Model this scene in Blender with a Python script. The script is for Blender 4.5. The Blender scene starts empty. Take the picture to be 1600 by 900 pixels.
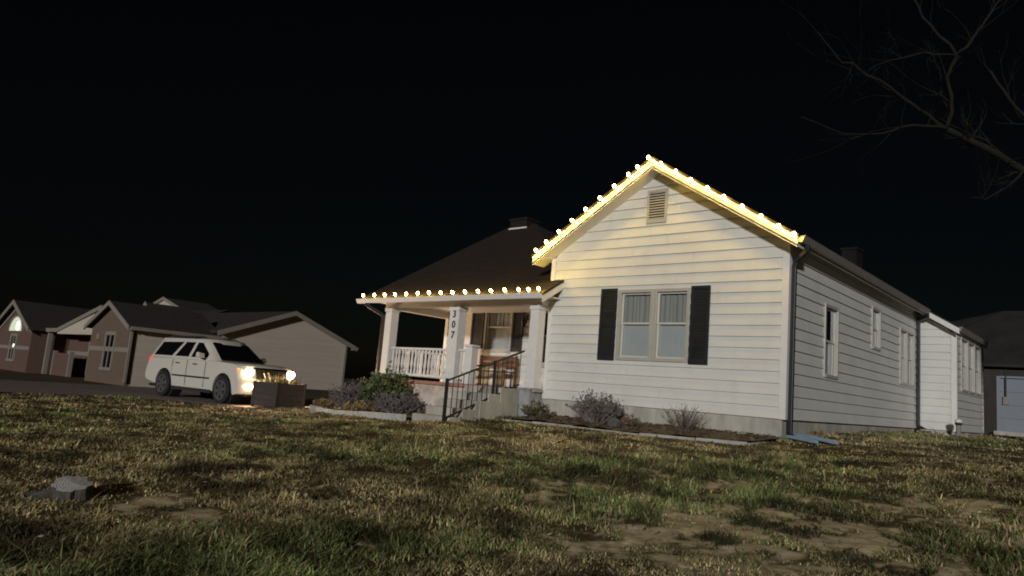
import bpy, math, random
import numpy as np
from mathutils import Vector, Matrix

R = math.radians
random.seed(7)
rng = np.random.default_rng(7)
scn = bpy.context.scene
COL = scn.collection

# ------------------------------------------------------------------ camera
cam_d = bpy.data.cameras.new('camera')
cam = bpy.data.objects.new('camera', cam_d)
COL.objects.link(cam)
CAM = Vector((4.603, -12.136, 0.0))
_x = Vector((0.7513, 0.6548, 0.0813)); _y = Vector((0.032, -0.158, 0.987)); _z = Vector((0.659, -0.739, -0.140))
_z.normalize(); _x = (_x - _z * _x.dot(_z)).normalized(); _y = _z.cross(_x)
m3 = Matrix((_x, _y, _z)).transposed()
cam.matrix_world = Matrix.Translation(CAM) @ m3.to_4x4()
cam_d.sensor_width = 36.0
cam_d.lens = 36.0 * 1136 / 1600
cam_d.clip_start = 0.05
cam_d.clip_end = 2000
scn.camera = cam

# ------------------------------------------------------------------ sky, sun, exposure
SUN_DIR = Vector((0.42, -0.89, 0.20)).normalized()      # towards the light
elev = math.asin(SUN_DIR.z)
world = bpy.data.worlds.new('World'); scn.world = world
world.use_nodes = True
wn = world.node_tree.nodes; wl = world.node_tree.links
bg = wn.get('Background') or wn.new('ShaderNodeBackground')
sky = wn.new('ShaderNodeTexSky')
sky.sky_type = 'NISHITA'
sky.sun_disc = False
sky.sun_elevation = elev
sky.sun_rotation = math.atan2(SUN_DIR.x, SUN_DIR.y)
wl.new(sky.outputs['Color'], bg.inputs['Color'])
bg.inputs['Strength'].default_value = 0.0006            # night
sun_d = bpy.data.lights.new('sun', 'SUN')
sun_d.energy = 1.8
sun_d.angle = R(3.0)
sun_d.color = (0.985, 0.975, 0.965)
sun = bpy.data.objects.new('sun', sun_d)
COL.objects.link(sun)
sun.rotation_euler = (-SUN_DIR).to_track_quat('-Z', 'Y').to_euler()
scn.view_settings.view_transform = 'Standard'
scn.view_settings.look = 'None'
scn.view_settings.exposure = 0.0
scn.view_settings.gamma = 1.0
scn.render.engine = 'CYCLES'
cy = scn.cycles
cy.use_denoising = True
cy.max_bounces = 6; cy.diffuse_bounces = 3; cy.glossy_bounces = 3; cy.transmission_bounces = 6; cy.transparent_max_bounces = 8
cy.caustics_reflective = False; cy.caustics_refractive = False
cy.sample_clamp_indirect = 4.0
cy.use_light_tree = True
cy.pixel_filter_type = 'BLACKMAN_HARRIS'
cy.filter_width = 1.85

# ------------------------------------------------------------------ helpers
class MB:
    """collects geometry in world space, builds one mesh object"""
    def __init__(s): s.v = []; s.f = []
    def add(s, vs, fs):
        b = len(s.v); s.v += [tuple(p) for p in vs]; s.f += [tuple(i + b for i in f) for f in fs]; return s
    def box(s, x0, x1, y0, y1, z0, z1):
        return s.add([(x0,y0,z0),(x1,y0,z0),(x1,y1,z0),(x0,y1,z0),(x0,y0,z1),(x1,y0,z1),(x1,y1,z1),(x0,y1,z1)],
                     [(0,3,2,1),(4,5,6,7),(0,1,5,4),(1,2,6,5),(2,3,7,6),(3,0,4,7)])
    def hexa(s, b, t):
        return s.add(list(b)+list(t), [(0,3,2,1),(4,5,6,7),(0,1,5,4),(1,2,6,5),(2,3,7,6),(3,0,4,7)])
    def prism(s, poly, vec):
        n = len(poly); vec = Vector(vec)
        a = [Vector(p) for p in poly]; b = [p + vec for p in a]
        return s.add(a + b, [tuple(range(n-1,-1,-1)), tuple(range(n,2*n))] + [(i,(i+1)%n,(i+1)%n+n,i+n) for i in range(n)])
    def tube(s, pts, r, n=8, cap=True):
        pts = [Vector(p) for p in pts]; rs = r if isinstance(r,(list,tuple)) else [r]*len(pts)
        base = len(s.v); up = Vector((0.13,0.21,0.97))
        for i,p in enumerate(pts):
            d = (pts[min(i+1,len(pts)-1)] - pts[max(i-1,0)]).normalized()
            a = d.cross(up)
            if a.length < 1e-3: a = d.cross(Vector((1,0,0)))
            a.normalize(); b = d.cross(a)
            for k in range(n):
                t = 2*math.pi*k/n
                s.v.append(tuple(p + (a*math.cos(t)+b*math.sin(t))*rs[i]))
        for i in range(len(pts)-1):
            for k in range(n):
                s.f.append((base+i*n+k, base+i*n+(k+1)%n, base+(i+1)*n+(k+1)%n, base+(i+1)*n+k))
        if cap:
            s.f.append(tuple(base+k for k in range(n-1,-1,-1))); e = base+(len(pts)-1)*n
            s.f.append(tuple(e+k for k in range(n)))
        return s
    def bar(s, p, q, w, h, up=(0,0,1)):
        p = Vector(p); q = Vector(q); d = (q-p).normalized(); up = Vector(up)
        a = d.cross(up).normalized()*w/2; b = a.cross(d).normalized()*h/2
        return s.hexa([p-a-b,p+a-b,q+a-b,q-a-b],[p-a+b,p+a+b,q+a+b,q-a+b])
    def lathe(s, c, prof, n=12, axis='z'):
        base = len(s.v); c = Vector(c)
        for r,h in prof:
            for k in range(n):
                t = 2*math.pi*k/n; x=r*math.cos(t); y=r*math.sin(t)
                s.v.append(tuple(c + (Vector((x,y,h)) if axis=='z' else Vector((x,h,y)))))
        for i in range(len(prof)-1):
            for k in range(n):
                s.f.append((base+i*n+k, base+i*n+(k+1)%n, base+(i+1)*n+(k+1)%n, base+(i+1)*n+k))
        s.f.append(tuple(base+k for k in range(n))); e = base+(len(prof)-1)*n
        s.f.append(tuple(e+k for k in range(n)))
        return s
    def build(s, name, mat, parent=None, smooth=False, bevel=0, **tagkw):
        off = root_loc(parent) if parent is not None else Vector((0,0,0))
        me = bpy.data.meshes.new(name)
        me.from_pydata([tuple(Vector(p)-off) for p in s.v], [], s.f)
        me.validate()
        me.materials.append(mat)
        o = bpy.data.objects.new(name, me); COL.objects.link(o)
        if parent is not None: o.parent = parent
        fixn(me)
        if smooth:
            me.polygons.foreach_set('use_smooth', [True]*len(me.polygons))
        if bevel:
            b = o.modifiers.new('bevel','BEVEL'); b.width = bevel; b.segments = 2; b.limit_method='ANGLE'; b.angle_limit=R(35)
        tag(o, **tagkw)
        return o

def fixn(me):
    import bmesh
    bm = bmesh.new(); bm.from_mesh(me); bmesh.ops.recalc_face_normals(bm, faces=bm.faces[:]); bm.to_mesh(me); bm.free()

def root_loc(o):
    while o.parent is not None: o = o.parent
    return o.location.copy()

def tag(o, label=None, cat=None, group=None, kind=None):
    if label: o['label'] = label
    if cat: o['category'] = cat
    if group: o['group'] = group
    if kind: o['kind'] = kind
    return o

def thing(name, loc, label, cat, group=None, rz=0):
    o = bpy.data.objects.new(name, None); COL.objects.link(o)
    o.location = loc; o.rotation_euler = (0,0,rz); o.empty_display_size = 0.2
    return tag(o, label, cat, group)

def copy_tree(o, parent=None):
    c = o.copy(); COL.objects.link(c)
    if parent is not None: c.parent = parent
    for ch in o.children: copy_tree(ch, c)
    return c

# ------------------------------------------------------------------ materials
def mat(name, col, rough=0.7, var=0.15, scale=6.0, bump=0.0, bscale=40.0, metal=0.0, spec=0.5, stretch=(1,1,1), col2=None, coat=0.0):
    m = bpy.data.materials.new(name); m.use_nodes = True
    nt = m.node_tree; n = nt.nodes; l = nt.links
    p = n['Principled BSDF']
    p.inputs['Roughness'].default_value = rough; p.inputs['Metallic'].default_value = metal
    p.inputs['Specular IOR Level'].default_value = spec
    p.inputs['Coat Weight'].default_value = coat
    tc = n.new('ShaderNodeTexCoord'); mp = n.new('ShaderNodeMapping'); mp.inputs['Scale'].default_value = stretch
    l.new(tc.outputs['Object'], mp.inputs['Vector'])
    nz = n.new('ShaderNodeTexNoise'); nz.inputs['Scale'].default_value = scale; nz.inputs['Detail'].default_value = 5; nz.inputs['Roughness'].default_value = 0.6
    l.new(mp.outputs['Vector'], nz.inputs['Vector'])
    cr = n.new('ShaderNodeValToRGB')
    a = [max(0,c*(1-var)) for c in col]; b = [min(1,c*(1+var)) for c in (col2 or col)]
    cr.color_ramp.elements[0].position = 0.3; cr.color_ramp.elements[1].position = 0.7
    cr.color_ramp.elements[0].color = (*a,1); cr.color_ramp.elements[1].color = (*b,1)
    l.new(nz.outputs['Fac'], cr.inputs['Fac']); l.new(cr.outputs['Color'], p.inputs['Base Color'])
    if bump:
        n2 = n.new('ShaderNodeTexNoise'); n2.inputs['Scale'].default_value = bscale; n2.inputs['Detail'].default_value = 4
        l.new(mp.outputs['Vector'], n2.inputs['Vector'])
        bp = n.new('ShaderNodeBump'); bp.inputs['Strength'].default_value = bump; bp.inputs['Distance'].default_value = 0.02
        l.new(n2.outputs['Fac'], bp.inputs['Height']); l.new(bp.outputs['Normal'], p.inputs['Normal'])
    return m

def emit(name, col, strength, base=(0.8,0.8,0.8)):
    m = bpy.data.materials.new(name); m.use_nodes = True
    p = m.node_tree.nodes['Principled BSDF']
    p.inputs['Base Color'].default_value = (*base,1)
    p.inputs['Emission Color'].default_value = (*col,1); p.inputs['Emission Strength'].default_value = strength
    return m

def glass(name, tint=(0.9,0.92,0.92), rough=0.03):
    m = bpy.data.materials.new(name); m.use_nodes = True
    nt = m.node_tree; n = nt.nodes; l = nt.links; n.remove(n['Principled BSDF'])
    t = n.new('ShaderNodeBsdfTransparent'); t.inputs['Color'].default_value = (*tint,1)
    g = n.new('ShaderNodeBsdfGlossy'); g.inputs['Roughness'].default_value = rough; g.inputs['Color'].default_value=(0.9,0.9,0.9,1)
    ge = n.new('ShaderNodeNewGeometry'); dt = n.new('ShaderNodeVectorMath'); dt.operation = 'DOT_PRODUCT'
    l.new(ge.outputs['Incoming'], dt.inputs[0]); l.new(ge.outputs['Normal'], dt.inputs[1])
    def mth(op, a, b=None):
        k = n.new('ShaderNodeMath'); k.operation = op
        for i,q in enumerate((a,b)):
            if q is None: continue
            if isinstance(q,(int,float)): k.inputs[i].default_value = q
            else: l.new(q, k.inputs[i])
        return k.outputs[0]
    # Schlick reflectance of a thin pane, the same from both sides
    fac = mth('ADD', mth('MULTIPLY', mth('POWER', mth('SUBTRACT', 1.0, mth('ABSOLUTE', dt.outputs['Value'])), 5.0), 0.95), 0.05)
    mx = n.new('ShaderNodeMixShader'); l.new(fac, mx.inputs['Fac'])
    l.new(t.outputs['BSDF'], mx.inputs[1]); l.new(g.outputs['BSDF'], mx.inputs[2])
    l.new(mx.outputs['Shader'], n['Material Output'].inputs['Surface'])
    return m

def brick(name, c1, c2, mortar, scale=4.0):
    m = bpy.data.materials.new(name); m.use_nodes = True
    nt = m.node_tree; n = nt.nodes; l = nt.links; p = n['Principled BSDF']; p.inputs['Roughness'].default_value = 0.85
    tc = n.new('ShaderNodeTexCoord'); sp = n.new('ShaderNodeSeparateXYZ'); l.new(tc.outputs['Object'], sp.inputs[0])
    ad = n.new('ShaderNodeMath'); l.new(sp.outputs['X'], ad.inputs[0]); l.new(sp.outputs['Y'], ad.inputs[1])
    cb = n.new('ShaderNodeCombineXYZ'); l.new(ad.outputs[0], cb.inputs['X']); l.new(sp.outputs['Z'], cb.inputs['Y'])
    b = n.new('ShaderNodeTexBrick'); b.inputs['Scale'].default_value = scale
    b.inputs['Color1'].default_value=(*c1,1); b.inputs['Color2'].default_value=(*c2,1); b.inputs['Mortar'].default_value=(*mortar,1)
    l.new(cb.outputs[0], b.inputs['Vector']); l.new(b.outputs['Color'], p.inputs['Base Color'])
    return m

def shingle(name, c1, c2):
    """small asphalt tabs, too small to tell apart: brick grid along slope"""
    m = brick(name, c1, c2, tuple(c*0.3 for c in c1), scale=2.4)
    return m

M = {}
def siding_mat():
    m = mat('white_siding', (0.70,0.685,0.635), 0.5, 0.06, 1.1, 0.06, 50, stretch=(1,1,2.0))
    nt = m.node_tree; n = nt.nodes; l = nt.links; p = n['Principled BSDF']; src = p.inputs['Base Color'].links[0].from_socket
    tc = n.new('ShaderNodeTexCoord'); mp = n.new('ShaderNodeMapping'); mp.inputs['Scale'].default_value = (2.2,2.2,.6); l.new(tc.outputs['Object'],mp.inputs['Vector'])
    nz = n.new('ShaderNodeTexNoise'); nz.inputs['Scale'].default_value = 1.4; nz.inputs['Detail'].default_value = 7; nz.inputs['Roughness'].default_value=.7; l.new(mp.outputs['Vector'],nz.inputs['Vector'])
    cr = n.new('ShaderNodeValToRGB'); cr.color_ramp.elements[0].position=.50; cr.color_ramp.elements[1].position=.78
    cr.color_ramp.elements[0].color=(0,0,0,1); cr.color_ramp.elements[1].color=(.22,.22,.22,1); l.new(nz.outputs['Fac'],cr.inputs['Fac'])
    mx = n.new('ShaderNodeMix'); mx.data_type='RGBA'; l.new(cr.outputs['Color'],mx.inputs['Factor']); l.new(src,mx.inputs[6]); mx.inputs[7].default_value=(.40,.36,.29,1)
    l.new(mx.outputs[2],p.inputs['Base Color']); return m
M['siding'] = siding_mat()
M['trim'] = mat('white_trim', (0.76,0.74,0.70), 0.5, 0.06, 3, 0.04, 50)
M['alu'] = mat('window_aluminium', (0.44,0.42,0.37), 0.35, 0.06, 4, spec=0.8)
M['sash'] = mat('window_sash', (0.60,0.58,0.52), 0.28, 0.05, 4, spec=0.9)
M['concrete'] = mat('concrete', (0.42,0.40,0.345), 0.9, 0.28, 3.0, 0.35, 30, stretch=(1,1,0.35))
M['concrete_pale'] = mat('pale_concrete', (0.50,0.49,0.45), 0.9, 0.2, 5.0, 0.3, 40)
M['block'] = mat('concrete_block', (0.33,0.33,0.33), 0.9, 0.3, 7.0, 0.5, 35)
M['painted_base'] = mat('painted_foundation', (0.58,0.42,0.33), 0.85, 0.3, 2.5, 0.3, 25, col2=(0.62,0.55,0.48))
M['roof'] = shingle('roof_shingles', (0.022,0.0115,0.007), (0.031,0.016,0.010))
M['roof_grey'] = shingle('grey_shingles', (0.036,0.028,0.024), (0.050,0.039,0.033))
M['dark_metal'] = mat('dark_downspout', (0.018,0.018,0.021), 0.45, 0.15, 5, spec=0.6)
M['gutter'] = mat('pale_gutter', (0.25,0.23,0.20), 0.45, 0.12, 3)
M['iron'] = mat('black_iron', (0.022,0.018,0.016), 0.5, 0.2, 20)
M['shutter'] = mat('dark_shutter', (0.020,0.022,0.024), 0.42, 0.25, 8)
M['black'] = mat('matte_black', (0.012,0.012,0.012), 0.7, 0.1, 8)
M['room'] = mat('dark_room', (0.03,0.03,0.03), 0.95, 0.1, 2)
M['curtain'] = mat('pale_curtain', (0.44,0.41,0.38), 0.95, 0.12, 3, stretch=(6,6,0.3))
M['sheer'] = mat('white_sheer', (0.62,0.62,0.62), 0.95, 0.05, 3)
M['blind'] = mat('white_blind', (0.78,0.80,0.82), 0.6, 0.04, 3)
M['glass'] = glass('window_glass')
M['brickc'] = brick('chimney_brick', (0.009,0.0055,0.0045), (0.007,0.0045,0.004), (0.010,0.007,0.006))
M['nbrick'] = brick('neighbour_brick', (0.135,0.066,0.045), (0.10,0.05,0.036), (0.16,0.13,0.11), 3.5)
M['nbrick2'] = brick('tan_brick', (0.15,0.10,0.066), (0.12,0.078,0.052), (0.17,0.14,0.11), 3.5)
M['ntrim'] = mat('neighbour_trim', (0.26,0.225,0.19), 0.6, 0.08, 2)
M['nsiding'] = mat('beige_siding', (0.52,0.45,0.37), 0.7, 0.08, 1.0, stretch=(0.3,0.3,6))
M['wood'] = mat('brown_wood', (0.15,0.07,0.032), 0.6, 0.3, 4, 0.2, 30, stretch=(1,1,5))
M['planter'] = mat('brown_planter_board', (0.050,0.042,0.038), 0.7, 0.2, 4, 0.2, 30, stretch=(1,1,6))
M['soil'] = mat('bed_soil', (0.11,0.083,0.052), 0.95, 0.55, 12, 0.7, 25)
M['asphalt'] = mat('driveway_gravel', (0.21,0.155,0.13), 0.95, 0.25, 5, 0.5, 60)
M['terracotta'] = mat('terracotta', (0.42,0.17,0.08), 0.8, 0.15, 8)
M['blue'] = mat('blue_plastic', (0.24,0.34,0.43), 0.4, 0.15, 5)
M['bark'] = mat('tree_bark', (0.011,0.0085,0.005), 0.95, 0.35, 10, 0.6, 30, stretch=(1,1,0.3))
M['stumpbark'] = mat('stump_bark', (0.075,0.066,0.058), 0.95, 0.4, 14, 0.8, 30, stretch=(1,1,0.3))
M['stumptop'] = mat('cut_wood', (0.62,0.58,0.54), 0.9, 0.2, 20, 0.4, 40)
def add_rings(m):
    nt = m.node_tree; n = nt.nodes; l = nt.links; p = n['Principled BSDF']; src = p.inputs['Base Color'].links[0].from_socket
    tc = n.new('ShaderNodeTexCoord'); w = n.new('ShaderNodeTexWave'); w.wave_type='RINGS'; w.rings_direction='Z'; w.inputs['Scale'].default_value=14; w.inputs['Distortion'].default_value=2.5; w.inputs['Detail'].default_value=3
    l.new(tc.outputs['Object'],w.inputs['Vector'])
    mx = n.new('ShaderNodeMix'); mx.data_type='RGBA'; mx.blend_type='MULTIPLY'; mx.inputs['Factor'].default_value=.55; l.new(src,mx.inputs[6]); l.new(w.outputs['Color'],mx.inputs[7]); l.new(mx.outputs[2],p.inputs['Base Color'])
add_rings(M['stumptop'])
M['twig'] = mat('grey_twig', (0.20,0.17,0.15), 0.9, 0.3, 20)
M['twigb'] = mat('brown_twig', (0.13,0.10,0.08), 0.9, 0.3, 20)
M['leafgrey'] = mat('lavender_leaf', (0.15,0.135,0.14), 0.85, 0.35, 9)
M['leafmauve'] = mat('mauve_leaf', (0.12,0.10,0.105), 0.85, 0.4, 9)
M['leafgreen'] = mat('green_leaf', (0.075,0.11,0.035), 0.7, 0.45, 7)
M['leafstraw'] = mat('straw_leaf', (0.26,0.19,0.08), 0.85, 0.35, 9)
M['leafdead'] = mat('dead_leaf', (0.16,0.11,0.065), 0.9, 0.5, 15)
M['rock'] = mat('dark_rock', (0.10,0.10,0.11), 0.9, 0.35, 9, 0.6, 20)
M['palerock'] = mat('pale_rock', (0.5,0.48,0.44), 0.9, 0.2, 9, 0.4, 20)
M['paint'] = mat('white_car_paint', (0.66,0.62,0.54), 0.22, 0.02, 2, spec=0.6, coat=0.6)
M['carglass'] = mat('dark_car_glass', (0.006,0.006,0.007), 0.08, 0.05, 2, spec=0.5)
M['rubber'] = mat('tyre_rubber', (0.018,0.018,0.018), 0.85, 0.2, 15)
M['alloy'] = mat('alloy_rim', (0.45,0.44,0.43), 0.3, 0.05, 4, metal=0.8)
M['chrome'] = mat('chrome', (0.55,0.54,0.52), 0.2, 0.05, 4, metal=1.0)
M['cladding'] = mat('dark_cladding', (0.03,0.03,0.032), 0.6, 0.1, 6)
M['grille'] = mat('dark_grille', (0.06,0.055,0.05), 0.4, 0.2, 30, metal=0.5)
def bulb_mat():
    # frosted lit bulb: glows itself and lets the filament lamp inside shine out
    m = bpy.data.materials.new('warm_bulb'); m.use_nodes = True; nt = m.node_tree; n = nt.nodes; l = nt.links
    n.remove(n['Principled BSDF']); a = n.new('ShaderNodeAddShader'); t = n.new('ShaderNodeBsdfTransparent'); e = n.new('ShaderNodeEmission')
    e.inputs['Color'].default_value = (1.0,0.70,0.24,1); e.inputs['Strength'].default_value = 22.0
    l.new(t.outputs[0],a.inputs[0]); l.new(e.outputs[0],a.inputs[1]); l.new(a.outputs[0],n['Material Output'].inputs['Surface']); return m
M['bulb'] = bulb_mat()
M['headlamp'] = emit('headlamp_lit', (1.0,0.74,0.44), 70.0)
M['foglamp'] = emit('foglamp_lit', (1.0,0.68,0.36), 45.0)
M['tail'] = emit('tail_lit', (1.0,0.05,0.04), 0.9, (0.4,0.02,0.02))
M['marker'] = emit('amber_lit', (1.0,0.35,0.08), 1.0, (0.5,0.2,0.05))
M['litglass'] = emit('lit_window', (0.72,0.80,0.45), 0.42)
M['litcore'] = emit('lit_lamp', (0.95,1.0,0.8), 1.6)
M['cord'] = mat('light_cord', (0.10,0.11,0.05), 0.6, 0.1, 9)
M['greydoor'] = mat('pale_garage_door', (0.22,0.24,0.27), 0.6, 0.06, 2)
M['shedwall'] = mat('dark_brown_wall', (0.040,0.034,0.028), 0.9, 0.25, 2)
M['shedroof'] = mat('dim_roof', (0.022,0.020,0.018), 0.9, 0.4, 1.2)
M['pinkbrick'] = mat('red_brick_edge', (0.42,0.20,0.14), 0.85, 0.25, 9, 0.3, 25)
M['mesh_number'] = M['black']

# ------------------------------------------------------------------ ground shape
GP = np.array([(0,0,-.44),(-5,0,-.50),(0,9,-.16),(1.2,8.8,-.24),(3.5,9,-.2),(3,14,-.14),(-6.4,-2.5,-.74),(-5.4,-2.6,-.70),(-2.5,-1.5,-.56),
(-11,-1.6,-.93),(-10.5,3,-.8),(-15.5,0,-1.06),(-12.8,.3,-.88),(-14,1.2,-.95),(-19,-1,-1.07),(-20,4,-1.08),(-35,10,-1.1),(-45,24,-1.1),(-26,-6,-1.15),
(4.6,-12.1,-1.42),(-2.7,-9.7,-1.3),(1,-7.8,-1.22),(3.7,-4.3,-.9),(-9,-8,-1.2),(6,0,-.45),(9,6,-.3),(12,20,-.08),(15,40,-.05),(-5,20,-.4),
(10,-10,-1.2),(-20,-20,-1.35),(20,-25,-1.35),(-90,-60,-1.2),(80,-60,-1.2),(-90,90,-1.0),(80,90,-.1),(0,-70,-1.5),(0,90,-.3)], float)
def tps(P):
    n = len(P); d = np.hypot(P[:,None,0]-P[None,:,0], P[:,None,1]-P[None,:,1]) + 1e-9
    A = np.zeros((n+3,n+3)); A[:n,:n] = d*d*np.log(d) + np.eye(n)*1.5
    A[:n,n] = 1; A[:n,n+1:] = P[:,:2]; A[n,:n] = 1; A[n+1:,:n] = P[:,:2].T
    b = np.zeros(n+3); b[:n] = P[:,2]
    return np.linalg.solve(A,b)
GW = tps(GP)
def gz(x, y):
    x = np.clip(np.asarray(x,float),-90,80); y = np.clip(np.asarray(y,float),-70,90)
    s = GW[-3] + GW[-2]*x + GW[-1]*y
    for (a,b,_),w in zip(GP,GW):
        r2 = (x-a)**2 + (y-b)**2 + 1e-9
        s = s + w*.5*r2*np.log(r2)
    return s
def g1(x, y): return float(gz(x,y))

def vnoise(x, y, seed=0):
    x = np.asarray(x,float); y = np.asarray(y,float)
    xi = np.floor(x).astype(np.int64); yi = np.floor(y).astype(np.int64); fx = x-xi; fy = y-yi
    fx = fx*fx*(3-2*fx); fy = fy*fy*(3-2*fy)
    def h(a,b):
        n = (a*374761393 + b*668265263 + seed*982451653) & 0x7fffffff
        n = ((n ^ (n >> 13)) * 1274126177) & 0x7fffffff
        return ((n ^ (n >> 16)) & 0xffff)/65535.0
    return (h(xi,yi)*(1-fx)+h(xi+1,yi)*fx)*(1-fy) + (h(xi,yi+1)*(1-fx)+h(xi+1,yi+1)*fx)*fy
def fbm(x, y, seed=0, oct=4):
    s = 0; a = .5; t = 0
    for o in range(oct):
        s = s + a*vnoise(x*2**o, y*2**o, seed+o*17); t += a; a *= .5
    return s/t

# bare earth: centre x, y, radius along/across, angle
DIRT = [(1.6,-6.2,2.0,1.2,-.3,1.0),(2.9,-5.0,1.6,1.3,.4,1.0),(3.2,-3.6,2.6,1.2,.4,.8),(-.2,-6.0,1.2,.6,-.7,.5),
        (-2.35,-9.2,.6,.32,-.9,1.5),(-1.6,-9.0,.5,.22,-.7,1.2),(.35,-8.0,.4,.22,-.6,1.0),(3.6,-6.4,.9,.7,.2,1.0),(.9,-4.6,1.2,.6,-.2,.5)]
def dirt(x, y):
    s = np.zeros_like(np.asarray(x,float))
    for cx,cy,ra,rb,an,w in DIRT:
        u = (x-cx)*math.cos(an)+(y-cy)*math.sin(an); v = -(x-cx)*math.sin(an)+(y-cy)*math.cos(an)
        s = np.maximum(s, w*np.exp(-(u/ra)**2-(v/rb)**2))
    n = .42*fbm(x*1.5+y*.6, y*2.0, 5)+.33*fbm(x*5, y*5, 6)+.25*fbm(x*12, y*12, 8, 2)
    return np.clip((s*.60 + (n-.5)*3.3 - .30)*3.4, 0, 1)

def inpoly(x, y, poly):
    x = np.asarray(x); y = np.asarray(y); c = np.zeros(x.shape,bool); n = len(poly)
    for i in range(n):
        x0,y0 = poly[i]; x1,y1 = poly[(i+1)%n]
        if y0 == y1: continue
        c ^= ((y0 > y) != (y1 > y)) & (x < (x1-x0)*(y-y0)/(y1-y0)+x0)
    return c

DRIVE = [(-12.4,-0.9),(-13.2,-2.1),(-15.6,-2.4),(-17.6,-3.2),(-18.6,-6.3),(-19.6,-12),(-21,-40),(-29,-40),(-27.5,-6),(-27.2,-2.2),(-27.2,2.4),(-27.2,6.8),(-20,6.8),(-13,6.4),(-11.6,4)]
BED_R = [(-5.05,-1.26),(-4.2,-1.36),(-3.2,-1.45),(-1.84,-1.44),(-0.9,-1.28),(-0.06,-1.06),(-0.02,-.6),(0,.02),(-5.05,.02)]
BED_L = [(-12.2,-.75),(-11.1,-1.35),(-9.8,-1.75),(-8.4,-2.1),(-7.3,-2.4),(-6.45,-2.55),(-6.45,-.3),(-10.2,-.3),(-11.2,1.5)]
HOUSE = [(-10.2,-.35),(-5.5,-.4),(-5.05,0),(0,0),(0,8.9),(.9,8.9),(.9,12.7),(-10.2,12.7)]
STEPS = [(-6.45,-2.42),(-5.4,-2.42),(-5.4,-.3),(-6.45,-.3)]

def build_ground():
    dn = lambda a,b,s: np.arange(a,b,s)
    xs = np.concatenate([[-600,-300,-180,-120],dn(-90,-26,4),dn(-26,-12,.5),dn(-12,-5,.12),dn(-5,6,.045),dn(6,14,.3),dn(14,80,4),[90,140,250,600]])
    ys = np.concatenate([[-600,-300,-150,-100],dn(-70,-14,4),dn(-14,-11,.4),dn(-11,-3,.045),dn(-3,1.2,.09),dn(1.2,16,.35),dn(16,90,4),[100,150,300,600]])
    X,Y = np.meshgrid(xs,ys); Z = gz(X,Y)
    near = np.exp(-((X-1)/16.)**2-((Y+5)/10.)**2)
    Z = Z + near*((fbm(X*.9,Y*.9,3)-.5)*.10 + (fbm(X*4,Y*4,9)-.5)*.05)*np.clip((-Y-1.0)/1.5,0,1)
    D = dirt(X,Y)*(np.hypot(X-CAM.x,Y-CAM.y) < 14)
    nx,ny = len(xs),len(ys); V = np.stack([X,Y,Z],-1).reshape(-1,3)
    i = np.arange(nx*ny).reshape(ny,nx)
    F = np.stack([i[:-1,:-1],i[:-1,1:],i[1:,1:],i[1:,:-1]],-1).reshape(-1,4)
    me = bpy.data.meshes.new('ground')
    me.vertices.add(len(V)); me.vertices.foreach_set('co',V.ravel())
    me.loops.add(F.size); me.loops.foreach_set('vertex_index',F.ravel())
    me.polygons.add(len(F)); me.polygons.foreach_set('loop_start',np.arange(0,F.size,4)); me.polygons.foreach_set('loop_total',np.full(len(F),4))
    me.update(calc_edges=True)
    at = me.attributes.new('bare','FLOAT','POINT'); at.data.foreach_set('value',D.ravel().astype(np.float32))
    me.polygons.foreach_set('use_smooth',[True]*len(F))
    m = bpy.data.materials.new('earth'); m.use_nodes = True; nt = m.node_tree; n = nt.nodes; l = nt.links; p = n['Principled BSDF']
    p.inputs['Roughness'].default_value = .95; p.inputs['Specular IOR Level'].default_value = .15
    a = n.new('ShaderNodeAttribute'); a.attribute_name = 'bare'
    tc = n.new('ShaderNodeTexCoord')
    def nz(s,d=6):
        k = n.new('ShaderNodeTexNoise'); k.inputs['Scale'].default_value = s; k.inputs['Detail'].default_value = d; l.new(tc.outputs['Object'],k.inputs['Vector']); return k
    def ramp(src,c0,c1,p0=.3,p1=.7):
        r = n.new('ShaderNodeValToRGB'); r.color_ramp.elements[0].color=(*c0,1); r.color_ramp.elements[1].color=(*c1,1)
        r.color_ramp.elements[0].position=p0; r.color_ramp.elements[1].position=p1; l.new(src,r.inputs['Fac']); return r
    turf = ramp(nz(1.1).outputs['Fac'],(.060,.042,.019),(.125,.092,.044))
    earth = ramp(nz(9).outputs['Fac'],(.44,.34,.20),(.72,.60,.38))
    mx = n.new('ShaderNodeMix'); mx.data_type='RGBA'; l.new(a.outputs['Fac'],mx.inputs['Factor'])
    l.new(turf.outputs['Color'],mx.inputs[6]); l.new(earth.outputs['Color'],mx.inputs[7]); l.new(mx.outputs[2],p.inputs['Base Color'])
    bp = n.new('ShaderNodeBump'); bp.inputs['Strength'].default_value=.4; bp.inputs['Distance'].default_value=.03
    l.new(nz(14,8).outputs['Fac'],bp.inputs['Height']); l.new(bp.outputs['Normal'],p.inputs['Normal'])
    me.materials.append(m)
    o = bpy.data.objects.new('ground',me); COL.objects.link(o)
    tag(o,'patchy lawn ground with bare tan earth patches','ground',kind='structure')
build_ground()

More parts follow.
